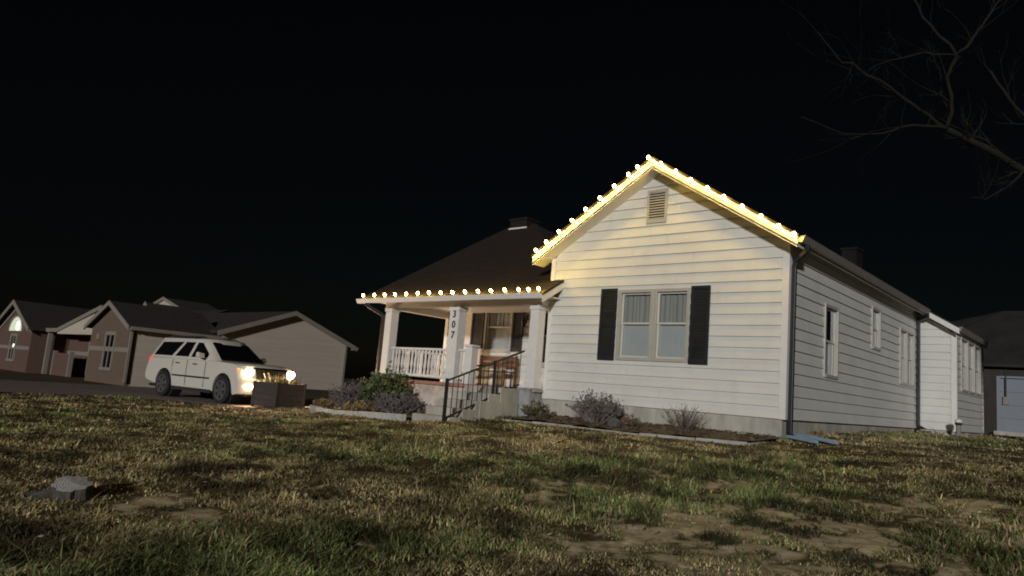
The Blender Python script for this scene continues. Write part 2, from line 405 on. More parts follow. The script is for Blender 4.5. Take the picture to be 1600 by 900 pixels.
def sheet(name, poly, mtl, dz, step, label, cat, bump=0.0):
    """flat sheet following the ground, clipped to poly by cells"""
    import bmesh
    bm = bmesh.new()
    vs = [bm.verts.new((x,y,0)) for x,y in poly]; bm.faces.new(vs)
    xs = [p[0] for p in poly]; ys = [p[1] for p in poly]
    for x in np.arange(min(xs)+step,max(xs),step):
        bmesh.ops.bisect_plane(bm,geom=bm.verts[:]+bm.edges[:]+bm.faces[:],plane_co=(x,0,0),plane_no=(1,0,0))
    for y in np.arange(min(ys)+step,max(ys),step):
        bmesh.ops.bisect_plane(bm,geom=bm.verts[:]+bm.edges[:]+bm.faces[:],plane_co=(0,y,0),plane_no=(0,1,0))
    for v in bm.verts:
        v.co.z = g1(v.co.x,v.co.y) + dz + bump*(float(vnoise(v.co.x*5,v.co.y*5,4))-.3)
    me = bpy.data.meshes.new(name); bm.to_mesh(me); bm.free(); me.materials.append(mtl)
    o = bpy.data.objects.new(name,me); COL.objects.link(o); tag(o,label,cat,kind='structure')
sheet('driveway', DRIVE, M['asphalt'], .03, 1.0, 'worn brown grey driveway under the parked car', 'driveway')
sheet('flower_bed', BED_R, M['soil'], .05, .16, 'dark soil bed along the gable wall', 'flower bed', .05)
sheet('flower_bed', BED_L, M['soil'], .04, .3, 'dark soil bed in front of the porch', 'flower bed', .05)

# ------------------------------------------------------------------ lawn grass
def build_grass():
    cx,cy = CAM.x,CAM.y
    N = 215000
    # tufts: density falls with distance from the near lawn
    ang = rng.uniform(R(78),R(178),N); u = rng.uniform(0,1,N)
    r = 3.2*(26/3.2)**(u**.86)
    x = cx + r*np.cos(ang); y = cy + r*np.sin(ang)
    keep = ~(inpoly(x,y,DRIVE)|inpoly(x,y,BED_R)|inpoly(x,y,BED_L)|inpoly(x,y,HOUSE)|inpoly(x,y,STEPS))
    d = dirt(x,y)
    dens = fbm(x*.8,y*.8,31); dens2 = fbm(x*3.2,y*3.2,41)
    keep &= rng.uniform(0,1,N) > np.maximum(d*.95, np.clip((.50-dens2)*5,0,.92))
    x = x[keep]; y = y[keep]; r = r[keep]; dens = dens[keep]; dens2 = dens2[keep]; d = d[keep]; n = len(x)
    # colour family
    g = fbm(x*.35+3,y*.35,77)                       # green areas
    green = np.clip((g-.55)*4 + np.clip((7.2-r)/2.6,0,1)*np.clip((1.9-x)/1.5,0,1)*1.0 - .15*(x>1.2),0,1)
    B = 3
    clump = np.clip((fbm(x*1.7,y*3.0,91)-.5)*2.0+.5+rng.normal(0,.12,n),.05,1)
    tx = np.repeat(x,B); ty = np.repeat(y,B); tr = np.repeat(r,B); tg = np.repeat(green,B); td = np.repeat(dens,B); td2 = np.repeat(dens2,B); tdi = np.repeat(d,B)
    n = len(tx)
    far = np.clip((tr-5)/15,0,1)
    tx = tx + rng.normal(0,1,n)*(.016+.03*far); ty = ty + rng.normal(0,1,n)*(.016+.03*far)
    h = (.018 + .030*rng.uniform(0,1,n)**1.5 + .045*tg*rng.uniform(0,1,n)) * (.6+.9*td2) * (1-.6*tdi)
    tall = rng.uniform(0,1,n) < .02; h = np.where(tall,h*rng.uniform(1.5,2.6,n),h)*(.75+.9*np.clip((fbm(tx*1.1+7,ty*1.1,55)-.45)*3,0,1))
    w = .0022 + .0009*tr*rng.uniform(.6,1.2,n)*.6
    az = rng.uniform(0,2*np.pi,n); lean = h*rng.uniform(.4,1.9,n)
    z0 = gz(tx,ty); near = np.exp(-((tx-1)/16.)**2-((ty+5)/10.)**2)
    z0 = z0 + near*((fbm(tx*.9,ty*.9,3)-.5)*.10 + (fbm(tx*4,ty*4,9)-.5)*.05)*np.clip((-ty-1.0)/1.5,0,1) - .006
    dx = np.cos(az); dy = np.sin(az); sx = -dy; sy = dx
    V = np.empty((n,5,3),np.float32)
    V[:,0] = np.stack([tx-sx*w,ty-sy*w,z0],-1); V[:,1] = np.stack([tx+sx*w,ty+sy*w,z0],-1)
    mx = tx+dx*lean*.35; my = ty+dy*lean*.35; mz = z0+h*.66
    V[:,2] = np.stack([mx-sx*w*.8,my-sy*w*.8,mz],-1); V[:,3] = np.stack([mx+sx*w*.8,my+sy*w*.8,mz],-1)
    V[:,4] = np.stack([tx+dx*lean,ty+dy*lean,z0+h],-1)
    base = np.arange(n)*5
    F = np.stack([base,base+1,base+3, base,base+3,base+2, base+2,base+3,base+4],-1).reshape(-1,3)
    me = bpy.data.meshes.new('lawn_grass'); nv = n*5
    me.vertices.add(nv); me.vertices.foreach_set('co',V.ravel())
    me.loops.add(F.size); me.loops.foreach_set('vertex_index',F.ravel().astype(np.int32))
    me.polygons.add(len(F)); me.polygons.foreach_set('loop_start',np.arange(0,F.size,3)); me.polygons.foreach_set('loop_total',np.full(len(F),3))
    me.update(calc_edges=True)
    G1 = np.array([.070,.090,.030]); G2 = np.array([.19,.22,.080]); S1 = np.array([.43,.35,.19]); S2 = np.array([.15,.108,.050])
    k = rng.uniform(0,1,(n,1)); k2 = rng.uniform(0,1,(n,1))
    gc = G1*(1-k)+G2*k; sc = S2*(1-k**1.5)+S1*k**1.5
    isg = (k2 < (.10+.80*tg[:,None]))
    c = np.where(isg,gc,sc)*(.18+2.4*np.repeat(clump,B)[:,None]**1.3)
    col = np.ones((n,5,4),np.float32); col[:,:,:3] = c[:,None,:]
    at = me.color_attributes.new('tint','FLOAT_COLOR','POINT'); at.data.foreach_set('color',col.ravel())
    m = bpy.data.materials.new('grass_blade'); m.use_nodes = True; p = m.node_tree.nodes['Principled BSDF']
    a = m.node_tree.nodes.new('ShaderNodeAttribute'); a.attribute_name = 'tint'
    m.node_tree.links.new(a.outputs['Color'],p.inputs['Base Color']); p.inputs['Roughness'].default_value=.6; p.inputs['Specular IOR Level'].default_value=.3
    me.materials.append(m)
    o = bpy.data.objects.new('lawn_grass',me); COL.objects.link(o)
    tag(o,'short winter grass, part green part straw, over the whole lawn','grass',kind='stuff')
    print('grass tris',len(F))
build_grass()

# ------------------------------------------------------------------ house
HB = (0.0,0.0,-0.44)
house = thing('white_house', HB, 'white clapboard single-storey house with lit front gable and porch', 'house')
PITCH = .62; RIDGE_X = -2.525; RIDGE_Z = 4.67
def roof_top(x): return RIDGE_Z - PITCH*abs(x-RIDGE_X)
front = lambda a,o,z: (a,-o,z)                         # gable wall at Y=0
side = lambda a,o,z: (0+o,a,z)                         # right wall at X=0
porchw = lambda a,o,z: (a,1.87-o,z)
annf = lambda a,o,z: (a,8.9-o,z)
anns = lambda a,o,z: (.885+o,a,z)

EXPO = .195
def siding(parent, mp, z0, z1, lim, openings=(), seed=0, joints=True):
    rd = random.Random(seed); k = 0
    wall = MB()
    z = z0
    while z < z1-.01:
        zt = min(z+EXPO+.012,z1+.012)
        segs = []
        a0,a1 = lim(z); b0,b1 = lim(zt)
        if a1-a0 < .05: break
        if b1-b0 < .02: b0=b1=(b0+b1)/2; b0-=.01; b1+=.01
        pieces = [(a0,a1,b0,b1,z,zt)]
        for (p0,p1,q0,q1) in openings:
            if z < q1 and zt-.012 > q0:
                new = []
                for (l0,l1,m0,m1,y0,y1) in pieces:
                    if l0 < p0 and l1 > p1:
                        new += [(l0,p0,m0,p0,y0,y1),(p1,l1,p1,m1,y0,y1)]
                        if y0 < q0-.004: new.append((p0,p1,p0,p1,y0,q0))
                        if y1 > q1+.004+.012: new.append((p0,p1,p0,p1,q1,y1))
                    else: new.append((l0,l1,m0,m1,y0,y1))
                pieces = new
        for (l0,l1,m0,m1,y0,y1) in pieces:
            cuts = [0,1]
            if joints and (l1-l0) > 2.2 and abs((l1-l0)-(m1-m0)) < .8:
                cuts = [0,rd.uniform(.3,.7),1]
            for c0,c1 in zip(cuts[:-1],cuts[1:]):
                L0=l0+(l1-l0)*c0; L1=l0+(l1-l0)*c1; T0=m0+(m1-m0)*c0; T1=m0+(m1-m0)*c1
                if c1 < 1: L1 -= .004; T1 -= .004
                f = (y0-z)/EXPO; g = (y1-z)/EXPO
                wv = rd.uniform(-.002,.002); ob = .036-.029*f+wv; ot = .036-.029*g
                MB().hexa([mp(L0,-.012,y0),mp(L1,-.012,y0),mp(L1,ob,y0),mp(L0,ob,y0)],
                          [mp(T0,-.012,y1),mp(T1,-.012,y1),mp(T1,ot,y1),mp(T0,ot,y1)]).build('siding_board',M['siding'],parent)
        z += EXPO

def wallpart(name):
    o = bpy.data.objects.new(name,None); COL.objects.link(o); o.parent = house; o.empty_display_size=.1
    return o

def boxm(mp, a0,a1,o0,o1,z0,z1, mb=None):
    mb = mb or MB()
    return mb.hexa([mp(a0,o0,z0),mp(a1,o0,z0),mp(a1,o1,z0),mp(a0,o1,z0)],[mp(a0,o0,z1),mp(a1,o0,z1),mp(a1,o1,z1),mp(a0,o1,z1)])

def window(mp, a0,a1,z0,z1, casing=.07, upper='curtain', lower='sheer', rail=.5, parent=None, grid=0, name='window', seed=1, flip=False):
    """opening a0..a1 x z0..z1; parts under one window part"""
    P = parent or house
    mb = MB(); c = casing
    boxm(mp,a0-c,a0+.004,-.03,.050,z0-c,z1+c,mb); boxm(mp,a1-.004,a1+c,-.03,.050,z0-c,z1+c,mb)
    boxm(mp,a0,a1,-.03,.048,z1-.004,z1+c,mb); boxm(mp,a0,a1,-.03,.058,z0-c,z0+.004,mb)
    w = mb.build(name,M['alu'],P,bevel=.004)
    zr = z0+(z1-z0)*rail; s = .038
    for nm,q0,q1,dep in (('upper_sash',zr-.012,z1,-.012),('lower_sash',z0,zr+.022,-.034)):
        mb = MB()
        boxm(mp,a0,a0+s,dep-.02,dep,q0,q1,mb); boxm(mp,a1-s,a1,dep-.02,dep,q0,q1,mb)
        boxm(mp,a0+s,a1-s,dep-.021,dep-.001,q1-s,q1,mb); boxm(mp,a0+s,a1-s,dep-.021,dep-.001,q0,q0+s,mb)
        mb.build(nm,M['sash'],w)
        boxm(mp,a0+s,a1-s,dep-.013,dep-.010,q0+s,q1-s).build('pane',M['glass'],w)
        for g in range(grid if nm=='upper_sash' else 0):
            ga = a0+s+(a1-a0-2*s)*(g+1)/(grid+1)
            boxm(mp,ga-.008,ga+.008,dep-.018,dep+.004,q0+s,q1-s).build('muntin',M['black'],w)
    for kind,q0,q1 in ((upper,zr,z1),(lower,z0,zr)):
        if kind in ('curtain','sheer'):
            n = 40; vs=[]; fs=[]; rd = random.Random(seed)
            ph = rd.uniform(0,6); amp = .014 if kind=='curtain' else .0015
            for i in range(n+1):
                a = a0+(a1-a0)*i/n; o = -.085+amp*math.sin(i*1.15+ph+math.sin(i*.37)*1.4)
                vs += [mp(a,o,q0),mp(a,o,q1)]
            for i in range(n): fs.append((2*i,2*i+2,2*i+3,2*i+1))
            MB().add(vs,fs).build('curtain',M['curtain'] if kind=='curtain' else M['sheer'],w,smooth=True)
        elif kind == 'blind':
            k = 0; zz = q0+.01
            while zz < q1-.01:
                boxm(mp,a0+.02,a1-.02,-.085,-.070,zz,zz+.026).build('blind_slat',M['blind'],w); zz += .034
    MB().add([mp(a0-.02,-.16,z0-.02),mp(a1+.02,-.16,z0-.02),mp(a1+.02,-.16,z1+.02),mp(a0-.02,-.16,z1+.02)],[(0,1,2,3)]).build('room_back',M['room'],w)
    return w

def shutter(mp, a0,a1,z0,z1,o0=.038):
    mb = MB(); t=.05
    boxm(mp,a0,a0+t,o0,o0+.03,z0,z1,mb); boxm(mp,a1-t,a1,o0,o0+.03,z0,z1,mb)
    boxm(mp,a0+t,a1-t,o0,o0+.0285,z1-t,z1,mb); boxm(mp,a0+t,a1-t,o0,o0+.0285,z0,z0+.10,mb)
    boxm(mp,a0+t,a1-t,o0-.002,o0+.008,z0,z1,mb)
    sh = mb.build('shutter',M['shutter'],house)
    z = z0+.11
    while z < z1-t-.02:
        MB().hexa([mp(a0+t,o0+.006,z+.02),mp(a1-t,o0+.006,z+.02),mp(a1-t,o0+.024,z),mp(a0+t,o0+.024,z)],
                  [mp(a0+t,o0+.006,z+.028),mp(a1-t,o0+.006,z+.028),mp(a1-t,o0+.024,z+.008),mp(a0+t,o0+.024,z+.008)]).build('slat',M['shutter'],sh)
        z += .045
    return sh

# foundation
fm = MB()
fm.box(-5.16,-.03,.012,.25,-.75,-.094); fm.box(-.20,-.028,.25,8.88,-.7,-.094)
fm.build('foundation',M['concrete'],house)
MB().box(.03,.86,8.915,9.1,-.6,-.09).box(.70,.862,9.1,12.62,-.6,-.09).build('foundation',M['concrete'],house)
MB().box(-10.2,-6.5,-.32,-.12,-1.2,.02).box(-6.5,-5.44,-.322,-.12,-1.2,.02).build('foundation',M['painted_base'],house)

# gable wall
def glim(z):
    h = (RIDGE_Z-.17-z)/PITCH
    return (max(-5.05,RIDGE_X-h), min(0,RIDGE_X+h))
GW_OPEN = [(-3.27,-2.60,.83,2.10),(-2.47,-1.83,.83,2.10)]
gw = wallpart('gable_wall')
siding(gw,front,-.095,4.45,glim,[(-3.27,-1.83,.83,2.10)],seed=3)
window(front,-3.27,-2.60,.83,2.10,.06,'curtain','sheer',.52,seed=2)
window(front,-2.47,-1.83,.83,2.10,.06,'curtain','sheer',.52,seed=5)
boxm(front,-2.545,-2.525,-.03,.040,.78,2.15).build('mullion',M['alu'],house)
shutter(front,-3.74,-3.36,.76,2.19); shutter(front,-1.745,-1.37,.745,2.185)
# corner boards
MB().box(-.075,.042,-.042,-.0,-.10,2.98).box(0.002,.042,-.0,.075,-.10,2.94).build('corner_board',M['trim'],house)
MB().box(-5.085,-4.985,-.042,-.002,-.10,2.9).build('corner_board',M['trim'],house)
# vent
vn = MB(); v0,v1,w0,w1 = -2.79,-2.35,3.46,4.13
boxm(front,v0,v0+.045,.005,.062,w0,w1,vn); boxm(front,v1-.045,v1,.005,.062,w0,w1,vn); boxm(front,v0+.045,v1-.045,.005,.060,w1-.045,w1,vn); boxm(front,v0+.045,v1-.045,.005,.060,w0,w0+.07,vn)
vent = vn.build('gable_vent',M['alu'],house)
boxm(front,v0+.04,v1-.04,.030,.040,w0+.06,w1-.04).build('vent_backing',M['black'],vent)
z = w0+.075
while z < w1-.07:
    MB().hexa([front(v0+.045,.042,z+.018),front(v1-.045,.042,z+.018),front(v1-.045,.060,z),front(v0+.045,.060,z)],
              [front(v0+.045,.042,z+.030),front(v1-.045,.042,z+.030),front(v1-.045,.060,z+.012),front(v0+.045,.060,z+.012)]).build('slat',M['alu'],vent)
    z += .052

# right wall
sw = wallpart('side_wall')
SO = [(1.85,2.53,.78,2.05),(4.87,5.43,1.60,2.42),(7.22,8.52,.98,2.24)]
siding(sw,side,-.095,2.92,lambda z:(0.06,8.88),SO,seed=8)
window(side,1.85,2.53,.78,2.05,.055,'dark','sheer',.5,seed=3)
window(side,4.87,5.43,1.60,2.42,.055,'dark','dark',.5,seed=4)
window(side,7.22,7.84,.98,2.24,.055,'curtain','sheer',.5,seed=6)
window(side,7.90,8.52,.98,2.24,.055,'curtain','sheer',.5,seed=9)
# annex
aw = wallpart('annex_front_wall')
siding(aw,annf,-.09,2.80,lambda z:(.03,min(.885,.885-max(0,(z-2.36))/PITCH)),(),seed=10,joints=False)
aw2 = wallpart('annex_side_wall')
siding(aw2,anns,-.09,2.36,lambda z:(8.9,12.62),[(9.45,12.25,.98,2.28)],seed=12)
for i,a in enumerate((9.50,10.44,11.38)):
    window(anns,a,a+.82,.98,2.27,.055,'sheer' if i else 'curtain','dark',.5,seed=20+i)
MB().box(.80,.927,8.858,8.9,-.10,2.36).box(.887,.927,8.9,8.98,-.10,2.36).build('corner_board',M['trim'],house)
MB().box(.875,.926,12.6,12.68,-.10,2.33).build('corner_board',M['trim'],house)
MB().box(-5.045,-4.95,.03,1.86,-.5,2.9).build('inner_wall',M['siding'],house)
MB().box(-10.2,.885,12.62,12.7,-.5,2.4).build('rear_wall',M['siding'],house)
MB().box(-10.2,-10.1,1.87,12.6,-.9,2.6).build('left_wall',M['siding'],house)
# main roof: gable wing
def slab(pts, dz0, dz1):
    return MB().hexa([Vector(p)+Vector((0,0,dz0)) for p in pts],[Vector(p)+Vector((0,0,dz1)) for p in pts])
EX = .29; EZ = roof_top(EX)
YF = -.40
slab([(RIDGE_X,YF-.03,RIDGE_Z),(EX+.03,YF-.03,roof_top(EX+.03)),(EX+.03,8.62,roof_top(EX+.03)),(RIDGE_X,8.62,RIDGE_Z)],-.035,.012).build('roof_slope',M['roof'],house)
slab([(RIDGE_X,8.62,RIDGE_Z),(1.0,8.62,roof_top(1.0)),(1.0,12.9,roof_top(1.0)),(RIDGE_X,12.9,RIDGE_Z)],-.035,.012).build('roof_slope',M['roof'],house)
XL = 2*RIDGE_X-EX
slab([(RIDGE_X,YF-.03,RIDGE_Z),(XL-.03,YF-.03,roof_top(XL-.03)),(XL-.03,.35,roof_top(XL-.03)),(RIDGE_X,.35,RIDGE_Z)],-.035,.012).build('roof_slope',M['roof'],house)
slab([(RIDGE_X,.35,RIDGE_Z),(-5.05,.35,roof_top(-5.05)),(-5.05,9,roof_top(-5.05)),(RIDGE_X,9,RIDGE_Z)],-.035,.011).build('roof_slope',M['roof'],house)
# soffits
slab([(RIDGE_X,YF,RIDGE_Z),(EX,YF,EZ),(EX,0.01,EZ),(RIDGE_X,0.01,RIDGE_Z)],-.20,-.165).build('soffit',M['trim'],house)
slab([(RIDGE_X,YF,RIDGE_Z),(XL,YF,EZ),(XL,0.01,EZ),(RIDGE_X,0.01,RIDGE_Z)],-.20,-.165).build('soffit',M['trim'],house)
MB().box(.0,EX-.01,.012,8.6,EZ-.05,EZ-.02).build('soffit',M['trim'],house)
# box return at the eave end
MB().box(.03,EX-.005,YF+.005,.012,EZ-.05,EZ-.012).build('eave_return',M['trim'],house)
MB().box(XL+.005,-5.05,YF+.005,.3,EZ-.05,EZ-.012).build('eave_return',M['trim'],house)
# rake fascias with drip edge
for sgn in (1,-1):
    e = EX if sgn>0 else XL
    p0 = Vector((RIDGE_X,YF,RIDGE_Z)); p1 = Vector((e,YF,EZ))
    fa = MB().hexa([p0+Vector((0,0,-.215)),p1+Vector((0,0,-.215)),p1+Vector((0,.025,-.215)),p0+Vector((0,.025,-.215))],
                   [p0+Vector((0,0,-.04)),p1+Vector((0,0,-.04)),p1+Vector((0,.025,-.04)),p0+Vector((0,.025,-.04))]).build('rake_fascia',M['trim'],house)
    q = Vector((0,-.012,0))
    MB().hexa([p0+q+Vector((0,0,-.075)),p1+q+Vector((0,0,-.075)),p1+Vector((0,-.001,-.075)),p0+Vector((0,-.001,-.075))],
              [p0+q+Vector((0,0,-.038)),p1+q+Vector((0,0,-.038)),p1+Vector((0,-.001,-.038)),p0+Vector((0,-.001,-.038))]).build('drip_edge',M['trim'],fa)
# side eave gutter
MB().prism([(EX-.005,-.36,EZ-.13),(EX+.07,-.36,EZ-.13),(EX+.115,-.36,EZ-.02),(EX+.10,-.36,EZ-.02),(EX-.005,-.36,EZ-.035)],(0,8.96,0)).build('gutter',M['gutter'],house)
MB().box(EX-.03,EX-.006,YF+.03,8.6,EZ-.16,EZ-.03).build('eave_fascia',M['trim'],house)
MB().box(.94,.97,8.64,12.85,roof_top(1.0)-.14,roof_top(1.0)-.02).build('eave_fascia',M['trim'],house)
MB().prism([(.972,8.66,roof_top(1.0)-.11),(1.05,8.66,roof_top(1.0)-.11),(1.09,8.66,roof_top(1.0)),(.972,8.66,roof_top(1.0)-.012)],(0,4.1,0)).build('gutter',M['gutter'],house)
# annex verge board
p0 = Vector((EX-.02,8.58,roof_top(EX-.02))); p1 = Vector((1.03,8.58,roof_top(1.03)))
MB().hexa([p0+Vector((0,0,-.17)),p1+Vector((0,0,-.17)),p1+Vector((0,.03,-.17)),p0+Vector((0,.03,-.17))],[p0+Vector((0,0,-.03)),p1+Vector((0,0,-.03)),p1+Vector((0,.03,-.03)),p0+Vector((0,.03,-.03))]).build('verge_board',M['trim'],house)
slab([(EX,8.60,roof_top(EX)),(1.0,8.60,roof_top(1.0)),(1.0,8.9,roof_top(1.0)),(EX,8.9,roof_top(EX))],-.15,-.12).build('soffit',M['trim'],house)
# chimneys
MB().box(-2.75,-2.3,11.75,12.35,4.2,5.30).box(-2.79,-2.26,11.71,12.39,5.30,5.37).build('chimney',M['brickc'],house)
# main roof over porch: z = 2.06+.57*(y+.65)
SL = .57
def rz_(y): return 2.06+SL*(y+.65)
poly = [(-10.92,-.68),(-4.74,-.68),(-4.74,-.03),(-5.10,-.03),(-5.36,.40),(-7.2,2.4),(-9.9,4.95),(-10.92,4.95)]
MB().prism([(x,y,rz_(y)-.04) for x,y in poly],(0,0,.05)).build('porch_roof_slope',M['roof'],house)
MB().hexa([(-10.92,4.95,rz_(4.95)-.03),(-9.9,4.95,rz_(4.95)-.03),(-5.2,9.6,2.7),(-10.92,9.6,2.7)],[(-10.92,4.95,rz_(4.95)+.01),(-9.9,4.95,rz_(4.95)+.01),(-5.2,9.6,2.75),(-10.92,9.6,2.75)]).build('rear_roof_slope',M['roof'],house)
MB().hexa([(-9.9,4.95,rz_(4.95)-.03),(-7.2,2.4,rz_(2.4)-.03),(-5.0,.5,2.6),(-5.0,9.6,2.6)],[(-9.9,4.95,rz_(4.95)+.009),(-7.2,2.4,rz_(2.4)+.009),(-5.0,.5,2.64),(-5.0,9.6,2.64)]).build('hip_roof_slope',M['roof'],house)
ch = MB().box(-10.62,-9.95,4.62,5.2,4.6,5.34).box(-10.66,-9.91,4.58,5.24,5.34,5.40).build('chimney',M['brickc'],house)
MB().box(-10.66,-9.92,4.585,4.615,5.03,5.10).build('flashing',M['trim'],ch)
# porch rake board on the right
p0 = Vector((-4.755,-.66,rz_(-.66))); p1 = Vector((-4.755,-.034,rz_(-.034)))
MB().hexa([p0+Vector((0,0,-.20)),p1+Vector((0,0,-.20)),p1+Vector((-.03,0,-.20)),p0+Vector((-.03,0,-.20))],[p0+Vector((0,0,-.04)),p1+Vector((0,0,-.04)),p1+Vector((-.03,0,-.04)),p0+Vector((-.03,0,-.04))]).build('porch_rake_board',M['trim'],house)
# porch gutter + beams + ceiling
MB().prism([(-10.9,-.66,1.93),(-10.9,-.74,1.93),(-10.9,-.785,2.035),(-10.9,-.77,2.035),(-10.9,-.66,2.01)],(6.13,0,0)).build('porch_gutter',M['trim'],house)
MB().box(-10.25,-5.06,-.30,-.10,1.86,2.0).build('porch_beam',M['trim'],house)
MB().box(-10.24,-10.04,-.10,1.86,1.84,2.02).build('porch_beam',M['trim'],house)
MB().box(-10.6,-4.79,-.655,1.86,2.0,2.02).build('porch_ceiling',M['trim'],house)
# side infill above left porch opening, wall behind the porch
pw = wallpart('porch_wall')
siding(pw,porchw,.10,1.99,lambda z:(-10.2,-5.05),[(-8.66,-7.80,1.00,1.99),(-6.78,-6.02,.70,1.985)],seed=15)
window(porchw,-8.66,-7.80,1.02,2.35,.06,'blind','sheer',.45,grid=2,seed=30)
window(porchw,-6.78,-6.02,.72,2.05,.09,'dark','dark',.52,seed=31)
shutter(porchw,-9.18,-8.74,1.05,2.1); shutter(porchw,-7.72,-7.36,1.0,2.1)
MB().box(-10.23,-10.12,1.83,1.90,.10,2.0).build('corner_board',M['trim'],house)
# porch floor, brick edge
MB().box(-10.25,-5.06,-.36,1.86,.02,.075).build('porch_floor',M['concrete'],house)
for i in range(23):
    x = -10.24+i*.225
    if x > -5.5: break
    MB().box(x,x+.213,-.385,-.362,.0,.072).build('edge_brick',M['pinkbrick'],house)
# posts
def post(x0,x1,y0,y1,z0,z1):
    mb = MB().box(x0,x1,y0,y1,z0,z1)
    mb.box(x0-.025,x1+.025,y0-.025,y1+.025,z0,z0+.14); mb.box(x0-.02,x1+.02,y0-.02,y1+.02,z1-.10,z1-.003)
    return mb.build('porch_post',M['trim'],house,bevel=.006)
post(-10.2,-9.96,-.32,-.08,.078,1.858)
p307 = post(-7.82,-7.52,-.32,-.06,.078,1.858)
post(-5.345,-5.125,-.32,-.08,.095,1.858)
nw = MB().box(-7.20,-7.0,-.31,-.10,.078,.92).box(-7.23,-6.97,-.34,-.07,.92,.97).build('newel_post',M['trim'],house,bevel=.008)
def digit(ch, x, z, h):
    cu = bpy.data.curves.new('house_number','FONT'); cu.body = ch; cu.size = h*1.35; cu.extrude = .004; cu.align_x='CENTER'; cu.offset=.004
    t = bpy.data.objects.new('tmp',cu); COL.objects.link(t)
    dg = bpy.context.evaluated_depsgraph_get(); me = bpy.data.meshes.new_from_object(t.evaluated_get(dg)); bpy.data.objects.remove(t)
    o = bpy.data.objects.new('house_number',me); COL.objects.link(o); me.materials.clear(); me.materials.append(M['black'])
    o.parent = p307; o.rotation_euler = (R(90),0,0); o.location = Vector((x,-.328,z))-Vector(HB)
    o['label'] = 'black numeral %s on the white porch post' % ch
for i,c in enumerate('307'): digit(c,-7.66,1.60-i*.245,.17)
# balustrades
def baluster_rail(p,q,z0,z1,n):
    p=Vector(p); q=Vector(q); d=(q-p)
    t = MB(); t.bar(p+Vector((0,0,z1)),q+Vector((0,0,z1)),.09,.05); top=t.build('hand_rail',M['trim'],house,bevel=.006)
    MB().bar(p+Vector((0,0,z0)),q+Vector((0,0,z0)),.06,.055).build('bottom_rail',M['trim'],house)
    me = None
    for i in range(n):
        c = p+d*((i+.5)/n)
        MB().lathe((c.x,c.y,0),[(.028,z0+.03),(.028,z0+.12),(.020,z0+.15),(.034,z0+.26),(.026,z0+.42),(.020,z1-.16),(.028,z1-.13),(.028,z1-.026)],6).build('baluster',M['trim'],house)
baluster_rail((-9.94,-.20,0),(-7.85,-.20,0),.20,.84,17)
baluster_rail((-7.49,-.20,0),(-7.23,-.20,0),.20,.84,2)
baluster_rail((-10.12,-.05,0),(-10.12,1.82,0),.20,.84,12)
# lantern on porch wall
ln = MB(); ln.box(-7.30,-7.22,1.80,1.845,1.80,1.95); ln.lathe((-7.26,1.72,1.62),[(.02,0),(.05,.03),(.075,.16),(.03,.22),(.012,.25)],8); ln.bar((-7.26,1.82,1.9),(-7.26,1.73,1.87),.02,.02)
ln.build('porch_lantern',M['black'],house)
# pedestal under right post
MB().box(-5.48,-5.12,-.42,.008,-.80,.05).box(-5.51,-5.09,-.45,.009,.05,.094).build('pedestal',M['block'],house,bevel=.006)
# downspouts
def downspout(pts, parent=house, w=.075):
    mb = MB()
    for a,b in zip(pts[:-1],pts[1:]):
        a=Vector(a); b=Vector(b); e=(b-a).normalized()*.012
        up = (0,1,0) if abs((b-a).normalized().z)>.7 else (0,0,1)
        mb.bar(a-e,b+e,w,w,up)
    return mb.build('downspout',M['dark_metal'],parent,bevel=.008)
downspout([(EX+.055,-.10,EZ-.13),(EX+.055,-.08,EZ-.22),(.10,.085,EZ-.36),(.075,.09,EZ-.46),(.075,.09,-.33),(.16,.02,-.42)])
downspout([(EX+.055,8.5,EZ-.13),(EX+.05,8.55,EZ-.20),(.085,8.80,EZ-.26),(.085,8.80,EZ-.36),(.085,8.80,-.04),(.26,8.72,-.12)])
downspout([(-10.55,-.70,1.93),(-10.50,-.68,1.86),(-10.32,-.30,1.66),(-10.31,-.30,1.5),(-10.31,-.30,-.55),(-10.45,-.5,-.78)])

# ------------------------------------------------------------------ concrete steps, handrail
st = thing('front_steps',(-5.92,-2.4,-.76),'grey concrete steps climbing to the porch opening','steps')
tops = [(-2.40,-.585),(-2.05,-.42),(-1.70,-.25),(-1.35,-.085),(-1.00,.05)]
for i,(y,z) in enumerate(tops):
    y1 = tops[i+1][0]+.0 if i < 4 else -.388
    MB().box(-6.45+.0,-5.40,y,y1-.002,-.95,z).build('step',M['concrete'],st,bevel=.018)
MB().box(-5.395,-5.37,-1.6,-.46,-.95,-.24).build('side_slab',M['concrete'],st)
hr = thing('handrail',(-5.42,-2.5,-.72),'black iron stair handrail with thin bars beside the steps','handrail')
A0=Vector((-5.43,-2.50,.10)); A1=Vector((-5.43,-.33,.86)); B0=Vector((-5.43,-2.48,-.60)); B1=Vector((-5.43,-.42,.145))
MB().bar(A0,A1,.045,.03).build('top_rail',M['iron'],hr); MB().bar(B0,B1,.035,.028).build('bottom_rail',M['iron'],hr)
MB().box(-5.455,-5.405,-2.525,-2.475,-.85,.14).build('post',M['iron'],hr); 
yy=-1.20; zt=A0.z+(A1.z-A0.z)*(yy-A0.y)/(A1.y-A0.y); MB().box(-5.452,-5.408,yy-.022,yy+.022,-.14,zt+.03).build('post',M['iron'],hr)
for i in range(15):
    y=-2.34+i*.137
    if abs(y-yy)<.05: continue
    zt=A0.z+(A1.z-A0.z)*(y-A0.y)/(A1.y-A0.y); zb=B0.z+(B1.z-B0.z)*(y-B0.y)/(B1.y-B0.y)
    MB().box(-5.436,-5.424,y-.006,y+.006,zb,zt).build('bar',M['iron'],hr)
